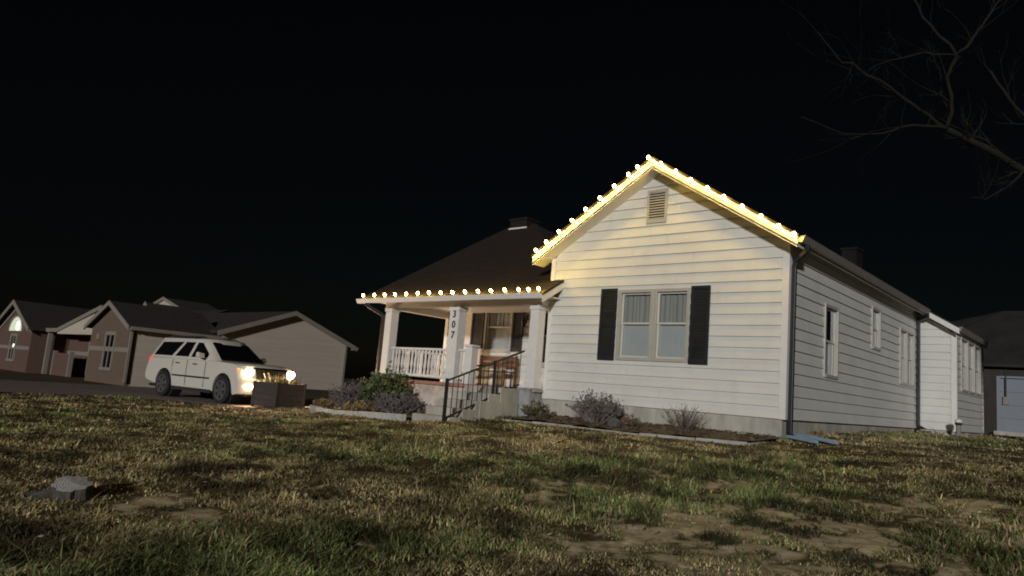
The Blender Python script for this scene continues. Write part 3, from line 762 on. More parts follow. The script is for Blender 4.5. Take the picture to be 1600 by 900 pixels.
for y,zz in ((-2.30,-.585),(-1.95,-.42),(-1.55,-.25),(-1.08,-.085)):
    zb=B0.z+(B1.z-B0.z)*(y-B0.y)/(B1.y-B0.y); MB().bar((-5.43,y,zb),(-5.43,y-.07,zz-.03),.02,.02,(1,0,0)).build('foot_strut',M['iron'],hr)

# ------------------------------------------------------------------ light strings
def light_string(name, pts, dirs, label, cord_pts, loc, watt):
    t = thing(name, loc, label, 'string lights','warm bulb strings on the house')
    cps=[]
    for a,b in zip(cord_pts[:-1],cord_pts[1:]):
        a=Vector(a); b=Vector(b); sg=random.uniform(.008,.03)
        cps += [a, a.lerp(b,.33)+Vector((0,-.01,-sg)), a.lerp(b,.66)+Vector((0,-.01,-sg))]
    cps.append(Vector(cord_pts[-1]))
    MB().tube(cps,.0065,5).build('cord',M['cord'],t)
    for p,d in zip(pts,dirs):
        p = Vector(p)
        sk = MB().lathe((0,0,0),[(.014,-.05),(.017,-.02),(.014,-.006)],8); bl = MB().lathe((0,0,0),[(.012,-.006),(.026,.010),(.033,.030),(.030,.050),(.017,.069),(.004,.076)],10)
        rot = Vector((0,0,1)).rotation_difference(Vector(d)).to_matrix()
        for m_ in (sk,bl): m_.v = [tuple(rot@Vector(q)+p) for q in m_.v]
        b = bl.build('bulb',M['bulb'],t,smooth=True); sk.build('socket',M['cord'],b)
        ld = bpy.data.lights.new('bulb_filament','POINT'); ld.energy = watt*random.uniform(.85,1.15); ld.color = (1.0,0.66,0.075); ld.shadow_soft_size = .045
        lo = bpy.data.objects.new('bulb_filament',ld); COL.objects.link(lo); lo.parent = b; lo.location = p + rot@Vector((0,0,.038)) - root_loc(t)
    return t
LX = [-5.15,-4.89,-4.57,-4.24,-3.93,-3.60,-3.27,-2.96,-2.75,-2.53]
RX = [-2.28,-1.95,-1.63,-1.30,-.98,-.63,-.31,.0,.26]
gp = []; gd = []
for x in LX+RX:
    gp.append((x,YF-.115,roof_top(x)-.075+random.uniform(-.008,.008)))
    s = -1 if x < RIDGE_X else 1
    gd.append((.30*s+random.uniform(-.32,.32),random.uniform(-.35,.05),.9) if x!=-2.53 else (-.1,-.1,1))
cp = [(p[0],YF-.055,p[2]-.03) for p in gp]
light_string('string_lights',gp,gd,'warm white bulb string lit along both gable rakes',cp,(RIDGE_X,YF,RIDGE_Z),5.0)
PXM = [-10.69,-10.25,-9.82,-9.41,-9.01,-8.59,-8.17,-7.76,-7.36,-6.96,-6.56,-6.16,-5.76,-5.37,-5.11,-4.83]
pp = [(x,-.715,2.095+random.uniform(-.008,.008)) for x in PXM]
pd = [(random.uniform(-.45,.45),random.uniform(-.6,-.1),.85) for x in PXM]
light_string('string_lights',pp,pd,'warm white bulb string lit along the porch eave',[(p[0],-.70,p[2]-.045) for p in pp],(-7.8,-.7,2.05),5.0)

# ------------------------------------------------------------------ porch things
be = thing('porch_bench',(-8.0,1.4,.078),'brown wooden bench on the porch under the window','bench')
for x in (-8.55,-7.35):
    MB().box(x-.03,x+.03,1.62,1.68,.078,.86).build('leg',M['wood'],be); MB().box(x-.03,x+.03,1.20,1.26,.078,.50).build('leg',M['wood'],be)
    MB().box(x-.035,x+.035,1.18,1.66,.56,.60).build('armrest',M['wood'],be)
for y in (1.20,1.32,1.44,1.56): MB().box(-8.58,-7.32,y,y+.10,.44,.465).build('seat_slat',M['wood'],be)
for z in (.58,.74): MB().box(-8.52,-7.38,1.63,1.66,z,z+.11).build('back_slat',M['wood'],be)
pot = thing('flower_pot',(-5.24,-.05,.094),'small terracotta pot with dry stems on the grey pedestal','flower pot')
MB().lathe((-5.235,-.06,.095),[(.045,0),(.062,.10),(.070,.10),(.070,.13),(.055,.13)],12).build('pot',M['terracotta'],pot)
mb=MB()
for i in range(9):
    a=random.uniform(0,6.28); mb.tube([(-5.235,-.06,.2),(-5.235+.05*math.cos(a),-.06+.05*math.sin(a),.32),(-5.235+.09*math.cos(a),-.06+.09*math.sin(a),.42)],.004,4)
mb.build('stem',M['twig'],pot)

# ------------------------------------------------------------------ shrubs
def shrub(name, x, y, rx, ry, h, nst, label, twig, leaf, nleaf, lsize, seed, upright=.5, zoff=.05, leaf2=None, frac2=.2):
    rd = random.Random(seed); z0 = g1(x,y)+zoff
    t = thing(name,(x,y,z0),label,'shrub' if name=='shrub' else 'dry plant','shrubs in the house flower beds' if name=='shrub' else 'low clumps in the house flower beds')
    st = MB(); lv = MB(); lv2 = MB(); tips=[]
    for i in range(nst):
        a = rd.uniform(0,2*math.pi); r = math.sqrt(rd.uniform(0.02,1)); hh = h*(1-.55*r**2)*rd.uniform(.75,1.12)
        ex = x+rx*r*math.cos(a); ey = y+ry*r*math.sin(a)
        bx = x+(ex-x)*.25*rd.uniform(.3,1.2); by = y+(ey-y)*.25
        p0=Vector((bx,by,z0-.04)); p2=Vector((ex,ey,z0+hh)); p1=p0.lerp(p2,.5)+Vector((rd.uniform(-.04,.04),rd.uniform(-.04,.04),hh*.12*upright))
        st.tube([p0,p1,p2],[.007,.005,.002],4,False)
        for k in range(3):
            f = rd.uniform(.35,.95); q = (p0.lerp(p1,f*2) if f<.5 else p1.lerp(p2,f*2-1))
            e = q+Vector((rd.uniform(-1,1)*.13,rd.uniform(-1,1)*.13,rd.uniform(.03,.16)))*(h/.6)
            st.tube([q,e],[.004,.0015],3,False); tips.append((q,e))
        tips.append((p1,p2))
    for i in range(nleaf):
        q,e = rd.choice(tips); c = q.lerp(e,rd.uniform(.1,1.05))+Vector((rd.gauss(0,.012),rd.gauss(0,.012),rd.gauss(0,.012)))
        d = Vector((rd.uniform(-1,1),rd.uniform(-1,1),rd.uniform(-.2,1.2))).normalized(); s = d.cross(Vector((rd.uniform(-1,1),rd.uniform(-1,1),rd.uniform(-1,1)))).normalized()
        L = lsize*rd.uniform(.6,1.4); w = L*rd.uniform(.16,.30)
        (lv2 if leaf2 and rd.random()<frac2 else lv).add([c,c+d*L*.5+s*w,c+d*L,c+d*L*.5-s*w],[(0,1,2,3)])
    so = st.build('stems',twig,t); tag(so,kind='stuff')
    if nleaf:
        lo = lv.build('foliage',leaf,t); tag(lo,kind='stuff')
        if lv2.v: tag(lv2.build('foliage',leaf2,t),kind='stuff')
    return t
shrub('shrub',-3.15,-.78,.58,.40,.56,120,'rounded grey twiggy shrub by the gable wall nearest the pedestal',M['twig'],M['leafgrey'],1500,.055,1,leaf2=M['leafdead'],frac2=.25)
shrub('shrub',-1.42,-.72,.46,.32,.50,46,'thin bare brown shrub under the right shutter by the foundation',M['twigb'],M['leafdead'],120,.035,2)
shrub('shrub',-10.45,-.95,.62,.5,.72,120,'grey dry shrub at the left end of the porch bed',M['twig'],M['leafgrey'],1700,.06,3,leaf2=M['leafmauve'],frac2=.3)
shrub('shrub',-9.25,-.85,.95,.42,.98,120,'large green leafy shrub before the porch railing',M['twigb'],M['leafgreen'],2600,.11,4,leaf2=M['leafstraw'],frac2=.14)
shrub('shrub',-7.85,-1.55,.85,.45,.46,120,'low mauve grey shrub beside the concrete steps',M['twig'],M['leafmauve'],2200,.06,5,leaf2=M['leafgrey'],frac2=.4)
shrub('dry_clump',-9.1,-1.72,.55,.28,.26,50,'low clump of orange brown dry stems behind the pale kerb',M['twigb'],M['leafstraw'],500,.07,6)
shrub('dry_clump',-11.7,-.7,.6,.3,.24,50,'straw coloured dry clump at the far end of the pale kerb',M['twigb'],M['leafstraw'],600,.07,7)
shrub('dry_clump',-2.35,-.92,.35,.2,.20,40,'small dry brown clump beside the dark rock',M['twigb'],M['leafdead'],300,.05,8)
shrub('dry_clump',-4.55,-.80,.42,.3,.26,40,'low dark weed clump between pedestal and grey shrub',M['twigb'],M['leafgreen'],260,.10,9,leaf2=M['leafdead'],frac2=.5)
shrub('dry_clump',.42,.35,.22,.14,.22,14,'few dry straw stems by the corner downspout',M['leafstraw'],M['leafstraw'],40,.08,10,zoff=.0)

def rock(name,x,y,r,label,m,seed,sq=.6):
    rd=random.Random(seed); import bmesh
    bm=bmesh.new(); bmesh.ops.create_icosphere(bm,subdivisions=2,radius=1)
    ph=[Vector((rd.uniform(-1,1),rd.uniform(-1,1),rd.uniform(-1,1))).normalized() for _ in range(7)]
    for v in bm.verts:
        k=1
        for q in ph: k=min(k,.78/max(.2,v.co.normalized().dot(q))) if v.co.dot(q)>.78 else k
        v.co=Vector((v.co.x*r*1.25,v.co.y*r,v.co.z*r*sq))*k
    me=bpy.data.meshes.new(name); bm.to_mesh(me); bm.free(); me.materials.append(m)
    o=bpy.data.objects.new(name,me); COL.objects.link(o); o.location=(x,y,g1(x,y)+.05+r*sq*.45); o.rotation_euler=(0,0,rd.uniform(0,3))
    return tag(o,label,'rock','small pale stones by the side wall' if name=='stone' else None)
rock('rock',-2.62,-1.02,.16,'dark grey angular rock between the two gable bed shrubs',M['rock'],1,.75)
# leaf litter in the beds
mb=MB()
for poly,cnt,xr,yr in ((BED_R,1100,(-5,0),(-1.45,0)),(BED_L,300,(-12,-6.5),(-2.5,-.4))):
    k=0
    while k<cnt:
        x=random.uniform(*xr); y=random.uniform(*yr)
        if not bool(inpoly(np.array([x]),np.array([y]),poly)[0]): continue
        k+=1; z=g1(x,y)+.075; a=random.uniform(0,6.28); L=random.uniform(.02,.055); t=random.uniform(-.6,.8)
        d=Vector((math.cos(a),math.sin(a),t*.6))*L; s=Vector((-math.sin(a),math.cos(a),random.uniform(-.5,.5)))*L*.5
        c=Vector((x,y,z)); mb.add([c-d,c+s,c+d,c-s],[(0,1,2,3)])
mb.build('fallen_leaves',M['leafdead'],label='dry brown leaf litter lying in the flower beds',cat='leaves',kind='stuff')

mb=MB(); k=0
while k<650:
    a=random.uniform(R(80),R(176)); r=3.6+11*random.random()**1.4; x=CAM.x+r*math.cos(a); y=CAM.y+r*math.sin(a)
    if y>-1.7 or bool(inpoly(np.array([x]),np.array([y]),DRIVE)[0]): continue
    k+=1; z=g1(x,y)+random.uniform(.02,.06); a=random.uniform(0,6.28); L=random.uniform(.012,.035)
    d=Vector((math.cos(a),math.sin(a),random.uniform(-.5,.7)))*L; s_=Vector((-math.sin(a),math.cos(a),random.uniform(-.6,.6)))*L*.6; c=Vector((x,y,z))
    mb.add([c-d,c+s_,c+d,c-s_],[(0,1,2,3)])
mb.build('fallen_leaves',mat('pale_leaf',(0.42,0.34,0.22),.85,.5,3),label='pale dry leaves scattered over the lawn',cat='leaves',kind='stuff')

# ------------------------------------------------------------------ kerbs and edging
def edging(name, pts, w, h, m, label, seg, dz=.0):
    t = thing(name,(pts[0][0],pts[0][1],g1(*pts[0])),label,'kerb'); P=[Vector((x,y,0)) for x,y in pts]
    out=[]
    for a,b in zip(P[:-1],P[1:]):
        n=max(1,round((b-a).length/seg))
        for i in range(n): out.append((a.lerp(b,i/n),a.lerp(b,(i+1)/n)))
    for a,b in out:
        d=(b-a).normalized()*.006; a=a+d; b=b-d; j=random.uniform(-.012,.012)
        a.z=g1(a.x,a.y)+h/2-.04+dz+j; b.z=g1(b.x,b.y)+h/2-.04+dz+j+random.uniform(-.01,.01)
        MB().bar(a,b,w,h+.06).build('kerb_stone',m,t,bevel=.012)
edging('bed_kerb',[(-12.3,-.78),(-11.1,-1.38),(-9.8,-1.80),(-8.4,-2.14),(-7.3,-2.44),(-6.48,-2.58)],.14,.13,M['concrete_pale'],'pale concrete kerb edging the porch bed',1.1)
edging('bed_edging',[(-5.1,-1.28),(-4.2,-1.38),(-3.2,-1.47),(-1.84,-1.46),(-0.9,-1.30),(-0.12,-1.10),(-0.04,-.62)],.04,.055,M['concrete'],'thin pale edging strip along the gable bed',.9)

# ------------------------------------------------------------------ blue drain trough at the corner
bt = thing('drain_trough',(.1,-.1,g1(.1,-.1)),'blue plastic drain trough on the grass under the corner downspout','drain trough')
for k,(a,b) in enumerate((((.10,-.08),(.62,-.28)),((.20,.13),(.86,-.06)))):
    vs=[];fs=[];n=8; prof=[(-.07,.055),(-.062,.012),(-.03,0),(.03,0),(.062,.012),(.07,.055),(.058,.055),(.05,.02),(.0,.012),(-.05,.02),(-.058,.055)]
    A=Vector((*a,0)); B=Vector((*b,0)); s=Vector((-(B-A).y,(B-A).x,0)).normalized()
    for i in range(n+1):
        c=A.lerp(B,i/n); c.z=g1(c.x,c.y)+.055-.02*(i/n)**2*(1+k)+.015*k
        for u,w in prof: vs.append(c+s*u*.72*(1+.25*i/n)+Vector((0,0,w)))
    m_=len(prof)
    for i in range(n):
        for j in range(m_): fs.append((i*m_+j,i*m_+(j+1)%m_,(i+1)*m_+(j+1)%m_,(i+1)*m_+j))
    MB().add(vs,fs).build('trough',M['blue'],bt,smooth=False)

# small capped pipe by the annex
cp_ = thing('capped_pipe',(1.25,8.2,g1(1.25,8.2)),'short grey pipe with white cap in front of the annex corner','pipe')
zz=g1(1.25,8.2)
MB().lathe((1.06,8.25,zz-.05),[(.055,0),(.055,.34)],10).build('pipe',M['gutter'],cp_)
MB().lathe((1.06,8.25,zz+.29),[(.075,0),(.075,.06),(.055,.06)],10).build('collar',M['black'],cp_)
MB().lathe((1.06,8.25,zz+.35),[(.075,0),(.085,.02),(.07,.07),(.02,.09)],10).build('cap',M['trim'],cp_)
for i,(x,y,r,l) in enumerate(((1.1,6.6,.045,'small pale stone on bare soil before the capped pipe'),(.75,7.1,.05,'pale flat stone on bare soil nearest the side wall'),(1.6,6.0,.03,'tiny white pebble in the grass right of the side wall'),(2.0,8.0,.04,'small white stone on the grass beyond the capped pipe'))):
    rock('stone',x,y,r,l,M['palerock'],40+i,.7)
rock('splash_stone',.35,8.55,.17,'flat grey stone under the rear downspout',M['palerock'],50,.22)

# ------------------------------------------------------------------ stump
def stump():
    x,y=-2.85,-9.56; z=g1(x,y)
    t=thing('tree_stump',(x,y,z),'weathered grey tree stump with pale cut top in the grass','stump')
    rd=random.Random(3); n=28; rings=[(-.08,1.22),(.0,1.12),(.06,1.04),(.125,1.0)]; vs=[];fs=[]
    rr=[.16*(1+.10*math.sin(i*1.3+1)+.13*rd.uniform(-1,1)) for i in range(n)]
    for h,k in rings:
        for i in range(n):
            a=2*math.pi*i/n; vs.append((x+math.cos(a)*rr[i]*k*1.1,y+math.sin(a)*rr[i]*k,z+h+(.012*math.sin(a*2+1)-.28*(math.cos(a)*.8-math.sin(a)*.55)*rr[i] if h>.12 else 0)))
    for j in range(len(rings)-1):
        for i in range(n): fs.append((j*n+i,j*n+(i+1)%n,(j+1)*n+(i+1)%n,(j+1)*n+i))
    MB().add(vs,fs).build('trunk',M['stumpbark'],t)
    top=[(x+math.cos(2*math.pi*i/n)*rr[i]*1.09,y+math.sin(2*math.pi*i/n)*rr[i]*.99,z+.127+.012*math.sin(2*math.pi*i/n*2+1)-.28*(math.cos(2*math.pi*i/n)*.8-math.sin(2*math.pi*i/n)*.55)*rr[i]) for i in range(n)]
    MB().add(top+[(x,y,z+.134)],[(i,(i+1)%n,n) for i in range(n)]).build('cut_top',M['stumptop'],t)
    for a,L in ((3.9,.6),(3.2,.4),(4.5,.35)):
        pts=[(x+math.cos(a)*(.16+L*k/4),y+math.sin(a)*(.16+L*k/4),g1(x+math.cos(a)*(.16+L*k/4),y+math.sin(a)*(.16+L*k/4))+.045-.02*k) for k in range(5)]
        MB().tube(pts,[.028,.024,.02,.014,.008],7).build('root',M['stumpbark'],t)
stump()

# ------------------------------------------------------------------ planter box
PC = (-13.35,-1.25); PZ = g1(*PC)
pl = thing('planter_box',(PC[0],PC[1],PZ),'square brown wooden planter box standing in front of the car','planter',rz=0)
def planter():
    ang=R(58); s=.96; h=.68; ca,sa=math.cos(ang),math.sin(ang)
    c0=Vector((PC[0],PC[1],PZ))
    U=Vector((-math.sin(R(8)),math.cos(R(8)),0)); Vv=Vector((-math.cos(R(8)),-math.sin(R(8)),0))
    # nearest corner c0; one face runs along U (to the right in view), the other along Vv (to the left)
    def P(u,v,z): return c0+U*u+Vv*v+Vector((0,0,z))
    def bx(u0,u1,v0,v1,z0,z1): return MB().hexa([P(u0,v0,z0),P(u1,v0,z0),P(u1,v1,z0),P(u0,v1,z0)],[P(u0,v0,z1),P(u1,v0,z1),P(u1,v1,z1),P(u0,v1,z1)])
    for (u,v) in ((0,0),(s,0),(0,s),(s,s)):
        bx(u-.035,u+.035,v-.035,v+.035,-.03,h+.02).build('corner_post',M['planter'],pl,bevel=.004)
    for k in range(4):
        z0=.03+k*.162; z1=z0+.156
        bx(.036,s-.036,-.02,.01,z0,z1).build('board',M['planter'],pl); bx(.036,s-.036,s-.01,s+.02,z0,z1).build('board',M['planter'],pl)
        bx(-.02,.01,.036,s-.036,z0,z1).build('board',M['planter'],pl); bx(s-.01,s+.02,.036,s-.036,z0,z1).build('board',M['planter'],pl)
    bx(.01,s-.01,.01,s-.01,.45,.60).build('soil',M['soil'],pl)
    rd=random.Random(4); lv=MB(); gv=MB()
    for i in range(240):
        u=rd.uniform(.08,s-.08); v=rd.uniform(.08,s-.08); p=P(u,v,.60); a=rd.uniform(0,6.28)
        L=rd.uniform(.10,.30) if i%4 else rd.uniform(.25,.42); d=Vector((math.cos(a)*.5,math.sin(a)*.5,1)).normalized()*L; sd=Vector((-math.sin(a),math.cos(a),0))*.014
        (lv if rd.random()<.55 else gv).add([p-sd,p+sd,p+d*.7+sd*.8,p+d,p+d*.7-sd*.8],[(0,1,2,3,4)])
    tag(lv.build('dry_plants',M['leafstraw'],pl),kind='stuff'); tag(gv.build('green_plants',M['leafgreen'],pl),kind='stuff')
planter()

# ------------------------------------------------------------------ sport utility vehicle
def suv(loc, yaw):
    t = thing('sport_utility_vehicle',(0,0,0),'white long sport utility vehicle with headlights on in the driveway','car')
    def mir(f):
        for s in (1,-1): f(s)
    # lower body, lofted across its width; local x forward, y left, z up, origin rear axle on ground
    prof=[(-1.20,.50),(-1.27,.62),(-1.25,.80),(-1.20,.98),(-1.19,1.20),(-1.10,1.26),(0,1.27),(1.4,1.27),(2.55,1.27),(3.0,1.265),(3.7,1.235),(4.06,1.205),(4.16,1.14),(4.215,.95),(4.23,.80),(4.30,.70),(4.32,.52),(4.22,.34)]
    arch=lambda cx:[(cx+.50*math.cos(a),.40+.50*math.sin(a)) for a in [math.pi*k/9 for k in range(0,10)]]
    prof+= [(3.85,.30)]+[(3.80,.36)]+arch(3.3)+[(2.80,.34),(.52,.34)]+arch(0)+[(-.55,.40)]
    vs=[];fs=[];n=len(prof)
    ws=[-.995,-.985,-.93,-.70,0,.70,.93,.985,.995]
    for w in ws:
        k=abs(w)/.995
        for (u,z) in prof:
            uu=u-(.20*k**5 if u>3.9 else 0)+(.10*k**5 if u<-1.0 else 0)
            zz=z-(.06*k**6 if z>1.1 else 0)
            ww=w*(1-.05*max(0,(z-.95)/.32)) if z>.95 else w*(1-.03*max(0,(.6-z)/.3))
            vs.append((uu,ww,zz))
    for j in range(len(ws)-1):
        for i in range(n): fs.append((j*n+i,j*n+(i+1)%n,(j+1)*n+(i+1)%n,(j+1)*n+i))
    fs.append(tuple(range(n))); e=(len(ws)-1)*n; fs.append(tuple(range(e,e+n)))
    body=MB().add(vs,fs).build('body',M['paint'],t,smooth=True); body.data.set_sharp_from_angle(angle=R(38))
    # greenhouse
    lo=[(-1.16,.90),(-.6,.925),(1.6,.925),(2.25,.915),(2.62,.80),(2.78,.40)]; hi=[(-.93,.66),(-.5,.715),(1.2,.725),(1.62,.71),(1.80,.60),(1.88,.30)]
    def ring(pts,z,zc): return [(u,w,z) for u,w in pts]+[(u,-w,z) for u,w in reversed(pts)]
    r0=ring(lo,1.22,0); r1=[(a[0]*.2+b[0]*.8,a[1]*.2+b[1]*.8,1.22+.8*.60) for a,b in zip(ring(lo,0,0),ring(hi,0,0))]; r2=[(u*.995+.005,w*.965,1.87) for u,w,_ in ring(hi,0,0)]; r3=[(u*.95+.02,w*.82,1.90) for u,w,_ in ring(hi,0,0)]
    vs=r0+r1+r2+r3; m_=len(r0); fs=[]
    for j in range(3):
        for i in range(m_): fs.append((j*m_+i,j*m_+(i+1)%m_,(j+1)*m_+(i+1)%m_,(j+1)*m_+i))
    fs.append(tuple(range(3*m_,4*m_)))
    cab=MB().add(vs,fs).build('cabin',M['paint'],t,smooth=True); cab.data.set_sharp_from_angle(angle=R(50))
    def sp(u,z,s,o=.006):
        f=(z-1.22)/.60; w=.925*(1-f)+.722*f
        return (u,s*(w+o),z)
    for s in (1,-1):
        for nm,q in (('quarter_window',[(-.93,1.30),(-.72,1.73),(.52,1.76),(.16,1.30)]),('rear_door_window',[(.36,1.30),(.68,1.76),(1.20,1.765),(1.13,1.30)]),('front_door_window',[(1.30,1.30),(1.36,1.765),(1.62,1.755),(2.16,1.42),(2.18,1.30)])):
            a=[sp(u,z,s,.008) for u,z in q]; b=[sp(u,z,s,-.02) for u,z in q]; k=len(a)
            MB().add(a+b,[tuple(range(k))]+[(i,(i+1)%k,(i+1)%k+k,i+k) for i in range(k)]).build(nm,M['carglass'],t)
    # windscreen and rear glass
    MB().hexa([(2.74,-.74,1.28),(2.74,.74,1.28),(2.72,.74,1.26),(2.72,-.74,1.26)],[(1.93,-.60,1.80),(1.93,.60,1.80),(1.88,.60,1.78),(1.88,-.60,1.78)]).build('windscreen',M['carglass'],t)
    MB().hexa([(-1.17,-.72,1.30),(-1.17,.72,1.30),(-1.10,.72,1.3),(-1.10,-.72,1.3)],[(-1.01,-.62,1.74),(-1.01,.62,1.74),(-.9,.62,1.74),(-.9,-.62,1.74)]).build('rear_window',M['carglass'],t)
    # hood line, grille, bumper
    MB().hexa([(4.10,-.50,.80),(4.10,.50,.80),(4.255,.48,.80),(4.255,-.48,.80)],[(4.0,-.54,1.09),(4.0,.54,1.09),(4.185,.52,1.07),(4.185,-.52,1.07)]).build('grille',M['grille'],t)
    MB().hexa([(4.20,-.60,1.075),(4.20,.60,1.075),(4.10,.6,1.075),(4.10,-.6,1.075)],[(4.18,-.58,1.125),(4.18,.58,1.125),(4.08,.58,1.125),(4.08,-.58,1.125)]).build('grille_bar',M['chrome'],t)
    MB().hexa([(4.15,-.62,.44),(4.15,.62,.44),(4.335,.60,.44),(4.335,-.60,.44)],[(4.15,-.62,.58),(4.15,.62,.58),(4.335,.60,.58),(4.335,-.60,.58)]).build('lower_intake',M['cladding'],t)
    for s in (1,-1):
        # headlamp wraps the corner
        a=[(4.235,s*.53,.84),(4.15,s*.84,.86),(3.98,s*.975,.90),(3.95,s*.972,1.08),(4.09,s*.82,1.10),(4.20,s*.55,1.07)]
        b=[(u-.10,w*.96,z) for u,w,z in a]
        hl=MB().add(a+b,[(0,1,4,5),(1,2,3,4)]+[(i,(i+1)%6,(i+1)%6+6,i+6) for i in range(6)]+[tuple(range(11,5,-1))]).build('headlight',M['alloy'],t)
        MB().lathe((4.235,s*.735,.975),[(.02,-.06),(.115,-.05),(.115,.0),(.05,.03),(.005,.035)],14,'y').build('lamp',M['headlamp'],hl) if False else None
        lm=MB(); n_=14; cc=Vector((4.19,s*.73,.975)); nn=Vector((1,s*.32,0)).normalized(); ss=Vector((-nn.y,nn.x,0))
        vs=[cc+nn*.05]+[cc+ss*.115*math.cos(2*math.pi*k/n_)+Vector((0,0,.105*math.sin(2*math.pi*k/n_)))+nn*.03 for k in range(n_)]+[cc+ss*.115*math.cos(2*math.pi*k/n_)+Vector((0,0,.105*math.sin(2*math.pi*k/n_)))-nn*.06 for k in range(n_)]
        lm.add(vs,[(0,1+k,1+(k+1)%n_) for k in range(n_)]+[(1+k,1+n_+k,1+n_+(k+1)%n_,1+(k+1)%n_) for k in range(n_)])
        lm.build('lamp',M['headlamp'],hl)
        MB().hexa([(3.96,s*.965,.90),(4.02,s*.94,.90),(4.03,s*.975,.90),(3.96,s*.985,.90)],[(3.94,s*.965,1.06),(4.0,s*.94,1.07),(4.01,s*.97,1.07),(3.94,s*.983,1.06)]).build('side_marker',M['marker'],hl)
        fl=MB(); cc=Vector((4.27,s*.74,.56)); nn=Vector((1,s*.25,0)).normalized(); ss=Vector((-nn.y,nn.x,0))
        vs=[cc+nn*.03]+[cc+ss*.12*math.cos(2*math.pi*k/n_)+Vector((0,0,.075*math.sin(2*math.pi*k/n_)))+nn*.015 for k in range(n_)]+[cc+ss*.12*math.cos(2*math.pi*k/n_)+Vector((0,0,.075*math.sin(2*math.pi*k/n_)))-nn*.06 for k in range(n_)]
        fl.add(vs,[(0,1+k,1+(k+1)%n_) for k in range(n_)]+[(1+k,1+n_+k,1+n_+(k+1)%n_,1+(k+1)%n_) for k in range(n_)]); fl.build('fog_light',M['foglamp'],t)
        MB().hexa([(-1.19,s*.80,.88),(-1.05,s*.985,.88),(-1.10,s*.99,.88),(-1.24,s*.82,.88)],[(-1.14,s*.80,1.24),(-1.02,s*.955,1.24),(-1.08,s*.965,1.24),(-1.20,s*.80,1.24)]).build('tail_light',M['tail'],t)
        # mirror
        mr=MB().hexa([(2.02,s*.95,1.28),(2.20,s*.97,1.28),(2.20,s*1.20,1.30),(2.02,s*1.20,1.30)],[(2.02,s*.95,1.40),(2.17,s*.97,1.42),(2.17,s*1.18,1.46),(2.02,s*1.18,1.46)]).build('wing_mirror',M['paint'],t,bevel=.03)
        MB().box(2.05,2.18,min(s*.94,s*1.02),max(s*.94,s*1.02),1.25,1.285).build('mirror_arm',M['cladding'],mr)
        for u in (.62,1.62): MB().box(u,u+.22,min(s*.985,s*1.012),max(s*.985,s*1.012),1.075,1.105).build('door_handle',M['chrome'],t)
        MB().box(.50,2.60,min(s*.99,s*1.012),max(s*.99,s*1.012),.68,.725).build('side_moulding',M['grille'],t)
        MB().box(.56,2.74,min(s*.90,s*1.0),max(s*.90,s*1.0),.27,.37).build('running_board',M['cladding'],t)
        for u in (.42,1.27,2.30): MB().box(u,u+.008,min(s*.988,s*.9985),max(s*.988,s*.9985),.42,1.20).build('door_gap',M['black'],t)
        MB().tube([(-.75,s*.56,1.90),(-.6,s*.56,1.945),(1.3,s*.56,1.955),(1.5,s*.56,1.90)],.022,6).build('roof_rack_rail',M['cladding'],t)
        for u in (0,3.3):
            wh=bpy.data.objects.new('wheel',None); COL.objects.link(wh); wh.parent=t
            ty=MB(); ty.lathe((u,s*.90,.40),[(.24,-.12),(.37,-.13),(.40,-.10),(.40,.09),(.37,.12),(.28,.12)],28,'y'); ty.build('tyre',M['rubber'],wh,smooth=False)
            rm=MB(); o_=s*.128
            rm.lathe((u,s*.90+o_-.012*s,.40),[(.285,-.006*s),(.285,.018*s),(.25,.018*s),(.245,-.006*s)],28,'y')
            rm.lathe((u,s*.90+o_,.40),[(.07,-.01),(.07,.01)],14,'y')
            for k in range(6):
                a=2*math.pi*k/6+.2; 
                d=Vector((math.cos(a),0,math.sin(a))); pp_=Vector((u,s*.90+o_,.40))
                rm.bar(pp_+d*.04,pp_+d*.26,.075,.02,(0,1,0))
            rm.build('rim',M['alloy'],wh)
            MB().lathe((u,s*.90+o_-.03*s,.40),[(.25,-.004),(.25,.004)],24,'y').build('brake_disc',M['cladding'],wh)
            # dark wheel housing
            MB().lathe((u,s*.72,.42),[(.485,-.16),(.485,.16)],20,'y').build('wheel_housing',M['black'],wh)
    MB().box(-1.20,4.15,-.80,.80,.28,.36).build('chassis',M['black'],t)
    MB().box(-1.30,-1.18,-.25,.25,.60,.76).build('number_plate',M['trim'],t)
    # headlight beams come from the lit lamps
    for s in (1,-1):
        ld=bpy.data.lights.new('headlight_beam','SPOT'); ld.energy=900; ld.spot_size=R(140); ld.spot_blend=1.0; ld.color=(1,.66,.38); ld.shadow_soft_size=.08
        lo_=bpy.data.objects.new('headlight_beam',ld); COL.objects.link(lo_); lo_.parent=t; lo_.location=(4.42,s*.73,.97)
        lo_.rotation_euler=Vector((1,s*.03,-.16)).to_track_quat('-Z','Y').to_euler()
    t.location=loc; t.rotation_euler=(0,0,yaw)
    return t
suv((-19.18,-.85,-1.055),R(4.7))

